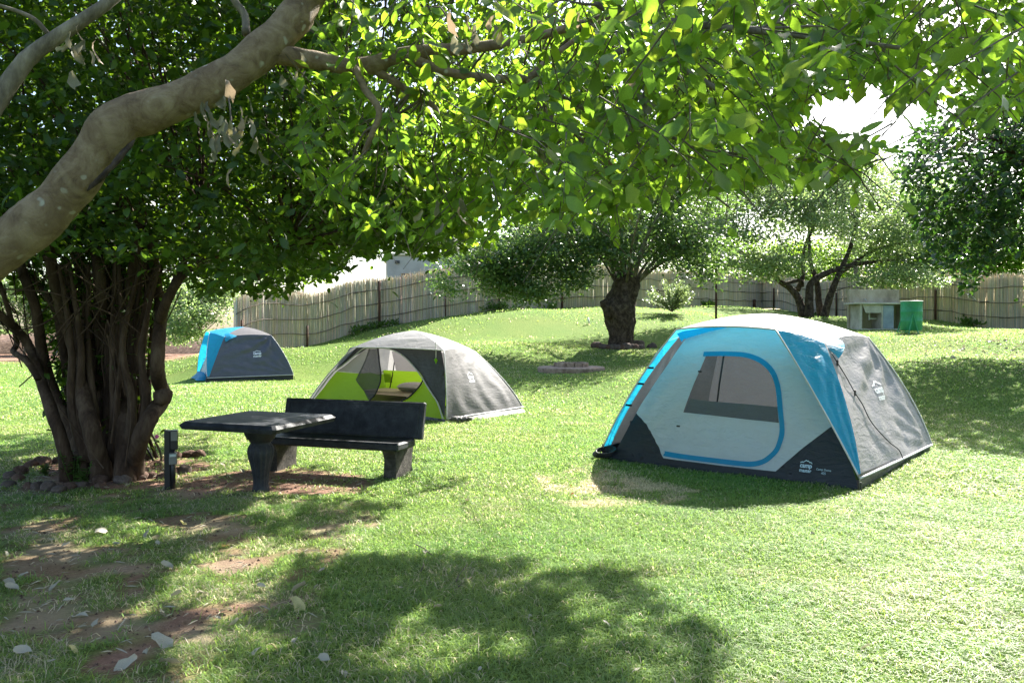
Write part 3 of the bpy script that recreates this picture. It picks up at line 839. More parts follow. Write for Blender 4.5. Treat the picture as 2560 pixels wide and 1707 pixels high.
    # --- inner front wall
    def disp(s, z):
        b = .045 * np.sin(np.clip(s / W0, 0, 1) * math.pi) * np.sin(np.clip(z / 1.5, 0, 1) * math.pi)
        r1 = np.hypot(s - .35, z - .15); a1 = np.arctan2(z - .15, s - .35)
        r2 = np.hypot(s - 2.75, z - .15); a2 = np.arctan2(z - .15, s - 2.75)
        w = .020 * np.sin(a1 * 20 + r1 * 3 + 4 * fbm(s * 2, z * 2, 2)) * np.exp(-r1 / .6) * smooth(r1, .15, .5) + .020 * np.sin(a2 * 22 + r2 * 3 + 4 * fbm(s * 2 + 7, z * 2, 2)) * np.exp(-r2 / .75) * smooth(r2, .3, .75)
        return b + w + .012 * (fbm(s * 3 + z * 2 + 5, z * 3 - s, 3) - .5)
    def face(nm, poly, mat, off=0.0, holes=(), step=.04):
        P, T = panel2d(poly, holes, step)
        V = np.column_stack([P[:, 0], KF * P[:, 1] - off - disp(P[:, 0], P[:, 1]), P[:, 1]])
        return mesh(nm, L(V), T, mat, t)
    face('front_wall', F_LIGHT, M['inner_pale'], 0, [F_WIN])
    face('corner_panel', F_DL, M['navy'], .002); face('corner_panel', F_DR, M['navy'], .002)
    face('groundsheet_wall', F_STRIP, M['navy'], .004)
    if detail: face('awning_flap', FP([(592, 226), (720, 205), (860, 188), (935, 191), (800, 222), (640, 270), (628, 288)]), M['fly_blue'], .06)
    face('window_net', F_WIN, M['net'], -.004)
    face('window_flap', F_FLAP, M['flap_grey'], -.02)
    def band(nm, C, w, mat, off):
        C = spline(C, 5); T = np.gradient(C, axis=0); T /= np.linalg.norm(T, axis=1, keepdims=True); nn = np.column_stack([-T[:, 1], T[:, 0]])
        a, b = C + nn * w / 2, C - nn * w / 2
        V2 = np.vstack([a, b]); k = len(C)
        V = np.column_stack([V2[:, 0], KF * V2[:, 1] - off - disp(V2[:, 0], V2[:, 1]), V2[:, 1]])
        return mesh(nm, L(V), [(i, i + 1, k + i + 1, k + i) for i in range(k - 1)], mat, t)
    band('door_zip_band', F_BANDC, .052, M['band_blue'], .010)
    band('door_hinge_seam', F_HINGE, .014, M['inner_pale'], .008)
    for i in (1, 5):
        q = F_HINGE[i]; p = L((q[0] + .02, KF * q[1] - .04, q[1]))
        MB().box(p, e1 * .022, e2 * .006, up * .009, .003).build('zip_toggle', M['piping_black'], t)
    pass
    if detail:
        s0, z0 = LOGO_AT
        def printed(nm, V2, F2, s0, z0, size, mat):
            s = s0 + V2[:, 0] * size; z = z0 + V2[:, 1] * size
            return mesh(nm, L(np.column_stack([s, KF * z - .03 - disp(s, z), z])), F2, mat, t, False)
        o = printed('printed_logo', LV, LFc, s0, z0 - .01, .118, M['print_blue'])
        for tx, (a, b), sz in (('Camp Dome', NAME_AT[0], .0275), ('405', NAME_AT[1], .031)):
            V2, F2 = text2d(tx, sz); printed('printed_name', V2, F2, a, b - .010, 1.0, M['print_blue'])
    # --- poles and guys
    MB().tube(L([(.25, D0 - .28, .05), (.45, D0 - .5, .8), (.62, D0 - .65, 1.42)]), .012, 6).build('pole', M['piping_black'], t, True)
    for q in (BR, AL, CR_, DL):
        p = L((q[0] + (.02 if q[0] > 1 else -.02), q[1] + (-.03 if q[1] < 1 else .03), .0))
        MB().tube([p + up * .10, p + up * .0, p + up * .0 - e2 * .0 - up * .05], .007, 5).build('peg', M['piping_black'], t)
    if detail:
        # guy line hanging over the side panel
        pts = []
        for u, v in ((.02, .93), (.07, .82), (.13, .70), (.19, .58), (.24, .47), (.28, .36), (.34, .26), (.42, .15), (.50, .07), (.52, .01)):
            i, j = int(v * 43), int(u * 55); pts.append(S[i, j] + n[i, j] * .018)
        MB().tube(spline(pts, 4), .006, 5).build('guy_line', M['piping_black'], t, True)
        for k in (1, 3): MB().box(pts[k], e2 * .012, up * .03, e1 * .008, .003).build('line_runner', M['piping_black'], t)
        # coiled guy ropes at the left foot
        mb = MB(); c0 = L((.02, -.02, .06))
        for i in range(5):
            a = np.linspace(0, 2 * math.pi, 22)
            ph = rng.random() * .5
            C = np.column_stack([.13 * np.cos(a) + .012 * i, .045 * np.sin(a) * (1 + .2 * i), .035 * np.sin(a + ph) + .012 * i])
            P = c0 + C[:, :1] * e1 + C[:, 1:2] * e2 + C[:, 2:] * up
            mb.tube(P, .012, 5, False)
        mb.build('guy_rope_coil', M['piping_black'], t, True)
    else:
        # crumpled door cloth lying in the doorway
        U, V = np.meshgrid(np.linspace(0, 1, 22), np.linspace(0, 1, 8))
        Pz = .03 + .26 * np.sin(V * math.pi) * (.4 + .9 * fbm(U * 5, V * 2 + 3, 3)) * np.sin(U * math.pi) ** .5
        q = L(np.column_stack([(.5 + 2.0 * U).ravel(), (-.22 + .40 * V + .10 * (fbm(U * 6, V * 3, 2) - .5)).ravel(), Pz.ravel()]))
        mesh('door_flap', q, grid_faces(8, 22), M['fly_blue'], t)
    return t, S, n

camp_tent(TA, TE1, TE2, TW, TD, 'large blue and grey dome tent in the right foreground with a D-shaped mesh door', (M['fly_front'], M['fly_glare']), M['fly_grey'], True)
LB0 = np.array([*flatG(516, 955), 0.0]); LE2 = np.array([.885, .466, 0]); LE2 /= np.linalg.norm(LE2)
LE1 = np.array([LE2[1], -LE2[0], 0]); LW, LDp = 2.62, 2.5
camp_tent(LB0 - LE1 * LW, LE1, LE2, LW, LDp, 'distant blue and grey dome tent standing at left near the reed fence', (M['fly_blue'], M['fly_mid']), M['navy_side'], False, .93, 4.0)

# ------------------------------------------------------------------ green and grey tent
cG = lambda x, y: (750 + x * .2551, 780 + y * .2551)
GB = np.array([*flatG(1117, 1056), 0.0]); GC = np.array([*flatG(1307, 1030), 0.0])
GE2 = GC - GB; GD = np.linalg.norm(GE2); GE2 /= GD; GE1 = np.array([GE2[1], -GE2[0], 0]); GW = 3.75
GA = GB - GE1 * GW
KG = .36
def gface(px, py, k=KG, off=0.0):
    r = ray(px, py); n = GE2 - np.array([0, 0, k]); t = ((GA + GE2 * off - CO) @ n) / (r @ n); P = CO + r * t - GA
    return (P @ GE1, P[2])
def GP(Lx): return [gface(*cG(*q)) for q in Lx]
def green_tent():
    up = np.array([0, 0, 1.0])
    def L(p):
        p = np.atleast_2d(np.array(p, float)); q = GA + p[:, :1] * GE1 + p[:, 1:2] * GE2 + p[:, 2:] * up
        return q if len(q) > 1 else q[0]
    t = thing('dome_tent', GA + GE1 * GW / 2 + GE2 * GD / 2, 'lime green and grey dome tent with an open door behind the black bench', 'tent')
    FOOT.append([tuple(L((s, v, 0))[:2]) for s, v in ((.1, .1), (GW - .1, .1), (GW - .05, GD - .05), (.1, GD - .05))])
    def onv(px, py, v):
        r = ray(px, py); tt = ((GA + GE2 * v - CO) @ GE2) / (r @ GE2); P = CO + r * tt - GA
        return np.array((P @ GE1, v, P[2]))
    TL = onv(883, 868, .22); TR = onv(1110, 876, .22); RBk = onv(1181, 874, GD - .55); AP = onv(1034, 826, GD / 2)
    LBk = np.array((GW - RBk[0], GD - .55, RBk[2]))
    BR = np.array((GW, 0, .06)); CRr = np.array((GW, GD, .10)); AL = np.array((0, 0, .06)); DLl = np.array((0, GD, .08))
    print('green tent', TL, TR, RBk, AP, GD)
    bA = (0, 0, .05)
    mb = MB()
    for i, q in enumerate([(TL, TR, AP, (0, -.02, .015), bA, bA), (TR, RBk, AP, (0, 0, .03), bA, bA), (RBk, LBk, AP, (0, 0, .06), bA, bA), (LBk, TL, AP, (0, 0, .03), bA, bA)]):
        V, F = bez_tri(*q, n=18, wr=.02, seed=i * 5 + 2); mb.add(L(V), F)
    mb.build('roof', M['fly_highlit'], t, True)
    def wf(U, V): return (fbm(U * 6 + V * 2, V * 5 + 3, 3) - .5) * 1.6 + (fbm(U * 14, V * 12 + 4, 2) - .5) * .6 + .3 * np.sin((U * 3 + V) * 12) * np.exp(-V / .3)
    S, n = coons(L(qedge(BR, CRr, (0, 0, -.0))), L(qedge(TR, RBk, (0, 0, .03))), L(qedge(BR, TR, (.05, -.03, .0))), L(qedge(CRr, RBk, (.06, .05, 0))), 44, 40, .013, lambda U, V: .5 * wf(U, V) + .9 * np.sin(U * 30 + 6 * fbm(U * 3, V * 3, 2)) * (np.exp(-V / .25) + .35) + .8 * np.sin(np.arctan2(1.02 - V, 1.02 - U) * 14) * np.exp(-np.hypot(1 - U, 1 - V) / .5), -.02)
    n = n if (n.mean((0, 1)) @ GE1) > 0 else -n
    mesh('side_panel', S.reshape(-1, 3), grid_faces(*S.shape[:2]), M['fly_mid'], t)
    LV, LFc = logo2d(); print_on_grid('printed_logo', LV, LFc, S, n, .46, .50, .2, M['print'], t)
    S2, _ = coons(L(qedge(DLl, AL)), L(qedge(LBk, TL, (0, 0, .03))), L(qedge(DLl, LBk, (-.06, .05, 0))), L(qedge(AL, TL, (-.05, -.03, 0))), 30, 26, .02, wf)
    mesh('side_panel', S2.reshape(-1, 3), grid_faces(*S2.shape[:2]), M['fly_mid'], t)
    S3, _ = coons(L(qedge(CRr, DLl)), L(qedge(RBk, LBk, (0, 0, .06))), L(qedge(CRr, RBk, (.06, .05, 0))), L(qedge(DLl, LBk, (-.06, .05, 0))), 30, 26, .02, wf)
    mesh('rear_panel', S3.reshape(-1, 3), grid_faces(*S3.shape[:2]), M['fly_mid'], t)
    # skirt at the right foot
    S4, _ = coons(L(qedge((GW - .02, .1, 0), (GW + .16, GD - .05, 0), (.06, 0, 0))), L(qedge(BR + (-.02, .1, .03), CRr + (-.01, -.05, -.01))), L(qedge((GW - .02, .1, 0), BR + (-.02, .1, .03))), L(qedge((GW + .16, GD - .05, 0), CRr + (-.01, -.05, -.01))), 24, 5, .01, wf)
    mesh('skirt', S4.reshape(-1, 3), grid_faces(*S4.shape[:2]), M['fly_mid'], t)
    for e in (qedge(BR, TR, (.05, -.035, 0), 20), qedge(TL, TR, (0, -.02, .015), 20), qedge(AL, TL, (-.05, -.035, 0), 20), qedge(CRr, RBk, (.065, .055, 0), 20), qedge(BR + (.01, 0, 0), CRr + (.01, 0, 0), (0, 0, 0), 12)):
        MB().tube(L(e), .010, 6).build('piping', M['piping'], t, True)
    # --- inner tent front
    def disp(s, z): return .02 * (fbm(s * 3 + 2, z * 3, 3) - .5) + .02 * np.sin(s * 9 + z * 5) * (fbm(s * 2, z * 2 + 4, 2) - .3)
    def face(nm, poly, mat, off=0.0, holes=(), step=.06, rel=1.0, lab=None):
        P, T = panel2d(poly, holes, step)
        V = np.column_stack([P[:, 0], KG * P[:, 1] - off - rel * disp(P[:, 0], P[:, 1]), P[:, 1]])
        o = mesh(nm, L(V), T, mat, t)
        if lab: o['label'] = lab
        return o
    arch = [(150, 855), (250, 715), (360, 582), (450, 520), (550, 440), (640, 365), (690, 352), (780, 348), (880, 356), (1000, 400), (1100, 480), (1200, 600), (1300, 760), (1380, 885), (1432, 1042)]
    door = [(690, 358), (780, 354), (880, 362), (1000, 404), (1100, 484), (1165, 556), (1225, 637), (1195, 700), (1150, 760), (1080, 828), (1000, 872), (880, 892), (700, 886), (680, 850), (625, 760), (572, 662), (605, 575), (645, 478)]
    dpoly = GP(door)
    face('front_wall', GP([(100, 900), (360, 582), (590, 603), (605, 578), (572, 662), (625, 760), (680, 850), (700, 886), (690, 1020), (70, 960)]), M['lime'], 0, (), lab='lime green lower front wall left of the door')
    face('front_wall', GP([(1225, 637), (1300, 760), (1380, 885), (1430, 1040), (1428, 1052), (1150, 1010), (690, 1020 - 0), (700, 886), (880, 892), (1000, 872), (1080, 828), (1150, 760), (1195, 700)]), M['lime'], .001, (), lab='lime green lower front wall right of the door')
    face('front_net', GP([(360, 580), (450, 518), (550, 438), (640, 363), (690, 354), (690, 360), (645, 478), (605, 577), (590, 600)]), M['inner_mist'], 0)
    face('door_curtain', GP([(690, 360), (790, 356), (803, 480), (818, 600), (812, 690), (765, 800), (705, 868), (680, 852), (640, 772), (570, 663), (610, 570), (650, 468)]), M['net_dark'], .05, (), .05, 2.2)
    for C, nm in (([(790, 356), (803, 480), (818, 600), (812, 690), (765, 800), (705, 868)], 'curtain_zip'), ([(1225, 637), (1195, 700), (1150, 760), (1080, 828), (1000, 872)], 'door_zip')):
        C = spline(GP(C), 5); MB().tube(L(np.column_stack([C[:, 0], KG * C[:, 1] - .07 if nm == 'curtain_zip' else KG * C[:, 1] - .02, C[:, 1]])), .014, 5).build(nm, M['piping_black'], t, True)
    face('fly_wing', GP([(880, 354), (1000, 352), (1200, 360), (1405, 372), (1440, 560), (1452, 800), (1437, 1040), (1380, 885), (1300, 760), (1200, 600), (1100, 480), (1000, 400)]), M['fly_dark'], .06, (), .07)
    face('fly_wing', GP([(520, 345), (690, 350), (550, 440), (450, 520), (360, 582), (250, 715), (150, 855), (350, 590)]), M['fly_dark'], .06, (), .07)
    C = spline(GP(arch), 4); MB().tube(L(np.column_stack([C[:, 0], KG * C[:, 1] - .08, C[:, 1]])), .012, 6).build('arch_pole', M['piping'], t, True)
    face('groundsheet_wall', GP([(700, 1020), (1150, 1010), (1428, 1050), (1430, 1072), (1180, 1050), (700, 1040)]), M['navy_side'], .02)
    # toggle tab and line under the awning
    p = gface(*cG(1380, 480)); q = L((p[0], KG * p[1] - .12, p[1]))
    MB().add([q + up * .06, q - GE1 * .05 + up * .03, q - up * .05, q + GE1 * .04 + up * .02, q + np.array([0, -.02, .02])], [(0, 1, 4), (1, 2, 4), (2, 3, 4), (3, 0, 4), (0, 3, 2, 1)]).build('toggle_tab', M['lime'], t)
    MB().tube([q + up * .06, q + up * .34], .008, 5).build('toggle_line', M['piping'], t)
    # --- interior
    P0, P1 = (.15, GD - .14, .03), (GW - .15, GD - .14, .03)
    def strip(a, b, z0, z1, mat, nm, lean=0.0):
        a = np.array(a, float); b = np.array(b, float)
        S5, _ = coons(L(qedge(a + (0, 0, z0), b + (0, 0, z0))), L(qedge(a + (0, -lean, z1), b + (0, -lean, z1))), L(qedge(a + (0, 0, z0), a + (0, -lean, z1))), L(qedge(b + (0, 0, z0), b + (0, -lean, z1))), 30, 8, .015, wf)
        mesh(nm, S5.reshape(-1, 3), grid_faces(*S5.shape[:2]), mat, t)
    strip((.35, GD - .22, .03), (GW - .62, GD - .22, .03), 0, .66, M['lime'], 'inner_rear_wall', .16); strip((.75, GD - .38, .03), (GW - 1.0, GD - .38, .03), .66, 1.06, M['inner_mist'], 'inner_rear_net', .12)
    strip((.5, .5, .03), (.3, GD - .14, .03), 0, .66, M['lime'], 'inner_side_wall', 0)
    a = gface(*cG(822, 595), 0, GD - .34); b = gface(*cG(898, 690), 0, GD - .34)
    MB().add(L([(a[0], GD - .34, a[1]), (b[0], GD - .34, a[1]), (b[0], GD - .32, b[1]), (a[0], GD - .32, b[1])]), [(0, 1, 2, 3)]).build('wall_pocket', M['net_dark'], t)
    pts = [gface(*cG(*q), 0, GD - .36) for q in ((942, 380), (925, 480), (912, 590), (885, 720), (862, 830))]
    MB().tube(L([(s, GD - .36, z) for s, z in pts]), .012, 5).build('inner_seam_pole', M['piping_black'], t, True)
    mesh('floor', L([(0.05, .05, .02), (GW - .05, .05, .02), (GW - .05, GD - .05, .02), (.05, GD - .05, .02)]), [(0, 1, 2, 3)], M['navy_side'], t, False)
    mb = MB()
    for i in range(14):
        a = rng.random() * 6.28; r = .07 * rng.random() ** .5
        c = L((GW + .05 + .25 * rng.random(), .05 + .2 * rng.random(), .045)) ; d = np.array([math.cos(a), math.sin(a), .3])
        mb.tube([c - d * .05, c + up * .03, c + d * .06], [.02, .032, .018], 6)
    mb.build('bundled_fly_corner', M['fly_mid'], t, True)
    return t, L
_, GL = green_tent()
# mattress and pillow inside
ms_, mz_ = gface(*cG(900, 860), 0, 1.2)
mb = MB().box(GL((ms_ + .2, 1.15, .19)), GE1 * .75, GE2 * .42, np.array([0, 0, .15]), .05)
solo('mattress', mb.V, mb.F, M['cream'], 'cream mattress lying inside the open green tent', 'mattress')
def pillow(c, ex, ey, lx, ly, h):
    U, V = np.meshgrid(np.linspace(-1, 1, 15), np.linspace(-1, 1, 11))
    k = (1 - U ** 4) * (1 - V ** 4); pinch = 1 - .12 * (1 - np.abs(U)) * V ** 2
    P = []
    for sg in (1, -1):
        P.append(c + (U * lx * (1 - .08 * V ** 2))[..., None] * ex + (V * ly * (1 - .08 * U ** 2))[..., None] * ey + (sg * h * np.sqrt(np.clip(k, 0, 1)) + .004 * sg)[..., None] * np.array([0, 0, 1.0]))
    F = np.vstack([grid_faces(11, 15), grid_faces(11, 15)[:, ::-1] + 165])
    return np.vstack([p.reshape(-1, 3) for p in P]), F
PV, PF = pillow(GL((ms_ + .62, 1.25, .42)), GE1, GE2, .34, .24, .09)
solo('pillow', PV, PF, M['pillow'], 'grey pillow on the cream mattress in the green tent', 'pillow')

# ------------------------------------------------------------------ stone table
TZ = .70
def atz(px, py, z):
    r = ray(px, py); t = (z - EYE) / r[2]; return CO + r * t
tc = [atz(453, 1053, TZ), atz(620, 1026, TZ), atz(840, 1035, TZ), atz(683, 1067, TZ)]
tcen = np.mean(tc, axis=0)
h1 = ((tc[2] - tc[3]) + (tc[1] - tc[0])) / 4; h2 = ((tc[1] - tc[2]) + (tc[0] - tc[3])) / 4
tb = np.array([tcen[0], tcen[1], gz(tcen[0], tcen[1])])
tbl = thing('garden_table', tb, 'black concrete garden table with square top on a fluted pedestal', 'table')
up = np.array([0, 0, 1.0])
mb = MB()
lay = [(-.075, .93), (-.068, 1.0), (-.038, 1.03), (-.03, 1.035), (-.012, .99), (0, .965)]
V = []
for z, k in lay:
    c = tcen + up * z
    for a, b in ((-1, -1), (1, -1), (1, 1), (-1, 1)):
        # clipped corners
        V += [c + k * (h1 * a * (1 if a * b > 0 else .95) + h2 * b * (.95 if a * b > 0 else 1)), c + k * (h1 * a * (.95 if a * b > 0 else 1) + h2 * b * (1 if a * b > 0 else .95))]
F = []
for i in range(len(lay) - 1):
    for j in range(8):
        k = (j + 1) % 8; F.append((i * 8 + j, i * 8 + k, (i + 1) * 8 + k, (i + 1) * 8 + j))
F += [tuple(range(8))[::-1], tuple(range((len(lay) - 1) * 8, len(lay) * 8))]
mb.add(V, F).build('table_top', M['black_stone'], tbl, False)
mb = MB().lathe(tb, [(.085, -.03), (.080, .02), (.072, .06), (.076, .14), (.094, .23), (.118, .32), (.128, .375), (.122, .42), (.10, .45), (.092, .465), (.104, .475), (.108, .49), (.128, .50), (.150, .55), (.160, .60), (.164, .63)], 64, 14, .13, (.03, .43))
mb.build('pedestal', M['black_stone'], tbl, True)

# ------------------------------------------------------------------ stone bench
b0 = at(994, 1123, 7.95); E1 = np.array([.945, -.327, 0]); E2 = np.array([.327, .945, 0]); BL = 1.75
b0 = np.array([b0[0], b0[1], 0])
bc = b0 - E1 * BL / 2 + E2 * .22; bc[2] = gz(bc[0], bc[1])
ben = thing('garden_bench', bc, 'black concrete garden bench with solid backrest behind the square table', 'bench')
g0 = bc[2]
MB().box(b0 - E1 * BL / 2 + E2 * .21 + up * (g0 + .335), E1 * BL / 2, E2 * .21, up * .042, .018).build('seat', M['black_stone'], ben)
tilt = np.array([E2[0] * .22, E2[1] * .22, .975])
nb = np.cross(E1, tilt)
bk = b0 - E1 * (BL / 2 - .06) + E2 * .50 + up * (g0 + .556)
MB().box(bk, E1 * BL / 2, tilt * .20, nb * .035, .014).build('backrest', M['black_stone'], ben)
mb = MB()
for (a, b, w, l) in ((0, .163, .012, BL / 2 - .05), (0, -.163, .012, BL / 2 - .05)):
    mb.box(bk + tilt * b + nb * .036, E1 * l, tilt * w, nb * .008, .003)
for sx in (-1, 1): mb.box(bk + E1 * sx * (BL / 2 - .062) + nb * .036, E1 * .012, tilt * .15, nb * .008, .003)
mb.build('backrest_moulding', M['black_stone'], ben)
for s in (.14, BL - .16):
    c = b0 - E1 * s + E2 * .25
    V = []
    for z, f, r, w in ((-.03, .16, .22, .075), (.08, .15, .21, .07), (.20, .15, .23, .068), (.29, .19, .26, .07)):
        for a, b in ((-1, -1), (1, -1), (1, 1), (-1, 1)):
            V.append(c + E1 * a * w + E2 * (r if b > 0 else -f) + up * (g0 + z))
    F = [(i * 4 + j, i * 4 + (j + 1) % 4, i * 4 + 4 + (j + 1) % 4, i * 4 + 4 + j) for i in range(3) for j in range(4)] + [(3, 2, 1, 0), (12, 13, 14, 15)]
    MB().add(V, F).build('leg', M['leg_stone'], ben)
    MB().box(c + E2 * .27 + up * (g0 + .39), E1 * .05, E2 * .03, up * .10, .01).build('back_support', M['leg_stone'], ben)

# ------------------------------------------------------------------ service post
pb = G(427, 1222); pr = thing('power_post', pb, 'short black power post with a grey socket box beside the table', 'power post')
ex = np.array([.93, .36, 0]); ey = np.array([-.36, .93, 0])
MB().box(pb - ex * .028 + up * .27, ex * .027, ey * .045, up * .30, .006).build('post', M['black_metal'], pr)
MB().box(pb + ex * .032 + up * .475, ex * .035, ey * .043, up * .093, .005).build('lamp_box', M['black_metal'], pr)
MB().box(pb + ex * .034 + up * .515 - ey * .046, ex * .029, ey * .003, up * .045, .001).build('lamp_window', M['grey_plastic'], pr)
MB().tube([pb + ex * .02 - ey * .02 - up * .04, pb + ex * .02 - ey * .02 + up * .38], .024, 12).build('conduit', M['black_metal'], pr, True)
so = MB().box(pb + ex * .025 + up * .30 - ey * .072, ex * .036, ey * .025, up * .055, .006).build('socket_box', M['grey_plastic'], pr)
MB().box(pb + ex * .025 + up * .335 - ey * .098, ex * .028, ey * .003, up * .012, .001).build('socket_lid', M['rim'], so)

# ------------------------------------------------------------------ fire pit
fc = at(1428, 912, 20.5); fc[2] = gz(fc[0], fc[1])
fp = thing('fire_pit', fc, 'round concrete fire pit with a raised ring of stones on the lawn', 'fire pit')
MB().lathe(fc + up * .03, [(.86, -.12), (.88, .0), (.88, .06), (.85, .085), (.30, .09)], 40).build('slab', M['brick'], fp)
for k in range(13):
    a0 = 2 * math.pi * k / 13 + .03; a1 = 2 * math.pi * (k + 1) / 13 - .03
    V = []; hh = .10 + .02 * random.random(); ro = .45 + .015 * random.random()
    for z in (0, hh):
        for r, a in ((.30, a0), (ro, a0), (ro, (a0 + a1) / 2), (ro, a1), (.30, a1)):
            V.append(fc + np.array([r * math.cos(a), r * math.sin(a), .115 + z]))
    F = [(4, 3, 2, 1, 0), (5, 6, 7, 8, 9)] + [(j, (j + 1) % 5, 5 + (j + 1) % 5, 5 + j) for j in range(5)]
    MB().add(V, F).build('stone', M['brick'], fp)
MB().lathe(fc + up * .115, [(.32, 0), (.31, .004)], 20).build('ash_bed', M['bark_rough'], fp)

# ------------------------------------------------------------------ washing-up sink
sb = at(2205, 824, 26.0); sb[2] = gz(sb[0], sb[1])
u = .00169
ang = math.radians(6); sx = np.array([math.cos(ang), math.sin(ang), 0]); sy = np.array([-math.sin(ang), math.cos(ang), 0])
sk = thing('outdoor_sink', sb, 'concrete outdoor washing-up sink with a tall splashback near the reed fence', 'sink')
def S(x, y, z): return sb + sx * x + sy * y + up * z
def sbox(x0, x1, y0, y1, z0, z1, nm, m_, bev=.01):
    return MB().box(S((x0 + x1) / 2, (y0 + y1) / 2, (z0 + z1) / 2), sx * (x1 - x0) / 2, sy * (y1 - y0) / 2, up * (z1 - z0) / 2, bev).build(nm, m_, sk)
sbox(-.95, 1.0, -.12, .75, -.25, .035, 'plinth', M['concrete'])
sbox(-1.02, 1.0, -.08, .60, .84, .90, 'counter', M['concrete'])
sbox(-.82, .98, .602, .74, .037, 1.36, 'splashback', M['concrete_tan'])
sbox(-.78, -.69, .0, .60, .037, .838, 'side_wall', M['concrete'])
sbox(-.02, .04, .0, .60, .037, .838, 'side_wall', M['concrete'])
sbox(.86, .96, .0, .60, .037, .838, 'side_wall', M['concrete_tan'])
sbox(.043, .42, .01, .05, .045, .82, 'cupboard_door', M['door_blue'])
V = [S(x, y, z) for y in (.0, .03) for x, z in ((-.688, .836), (-.022, .836), (-.022, .56), (-.57, .56))]
MB().add(V, [(0, 3, 2, 1), (4, 5, 6, 7), (0, 1, 5, 4), (1, 2, 6, 5), (2, 3, 7, 6), (3, 0, 4, 7)]).build('basin_front', M['concrete'], sk)
MB().tube([S(-.31, .25, .56), S(-.31, .25, .32)], .025, 8).build('waste_pipe', M['white_pipe'], sk, True)
MB().tube([S(-.34, .25, .37), S(-.024, .25, .37)], .022, 8).build('waste_pipe', M['white_pipe'], sk, True)
MB().tube([S(-.3, .62, 1.02), S(-.3, .50, 1.03), S(-.3, .44, .98)], .012, 6).build('tap', M['rim'], sk, True)

# ------------------------------------------------------------------ green drum bin
db = at(2278, 834, 24.0); db[2] = gz(db[0], db[1])
dr = thing('drum_bin', db, 'green painted steel drum rubbish bin on an angled stand', 'bin')
prof = [(.285, .10), (.305, .115), (.305, .36), (.312, .375), (.312, .40), (.305, .415), (.305, .64), (.312, .655), (.312, .68), (.305, .695), (.305, .96), (.315, .985), (.30, .99), (.295, .96), (.295, .2), (0.02, .2)]
MB().lathe(db, prof, 36).build('drum', M['green_paint'], dr, True)
MB().lathe(db + up * .975, [(.314, 0), (.322, .012), (.314, .024), (.303, .012), (.314, 0)], 36, cap=False).build('rim', M['rim'], dr, True)
for s in (-1, 1):
    ap = db + np.array([-.11, s * .33, .60])
    for k in (-1, 1):
        ft = db + np.array([-.11 + k * .15, s * .36, -.02])
        MB().tube([ap, ft], .017, 6).build('stand_leg', M['green_paint'], dr)
MB().tube([db + np.array([-.26, -.36, .05]), db + np.array([-.26, .36, .05])], .014, 6).build('stand_bar', M['green_paint'], dr)

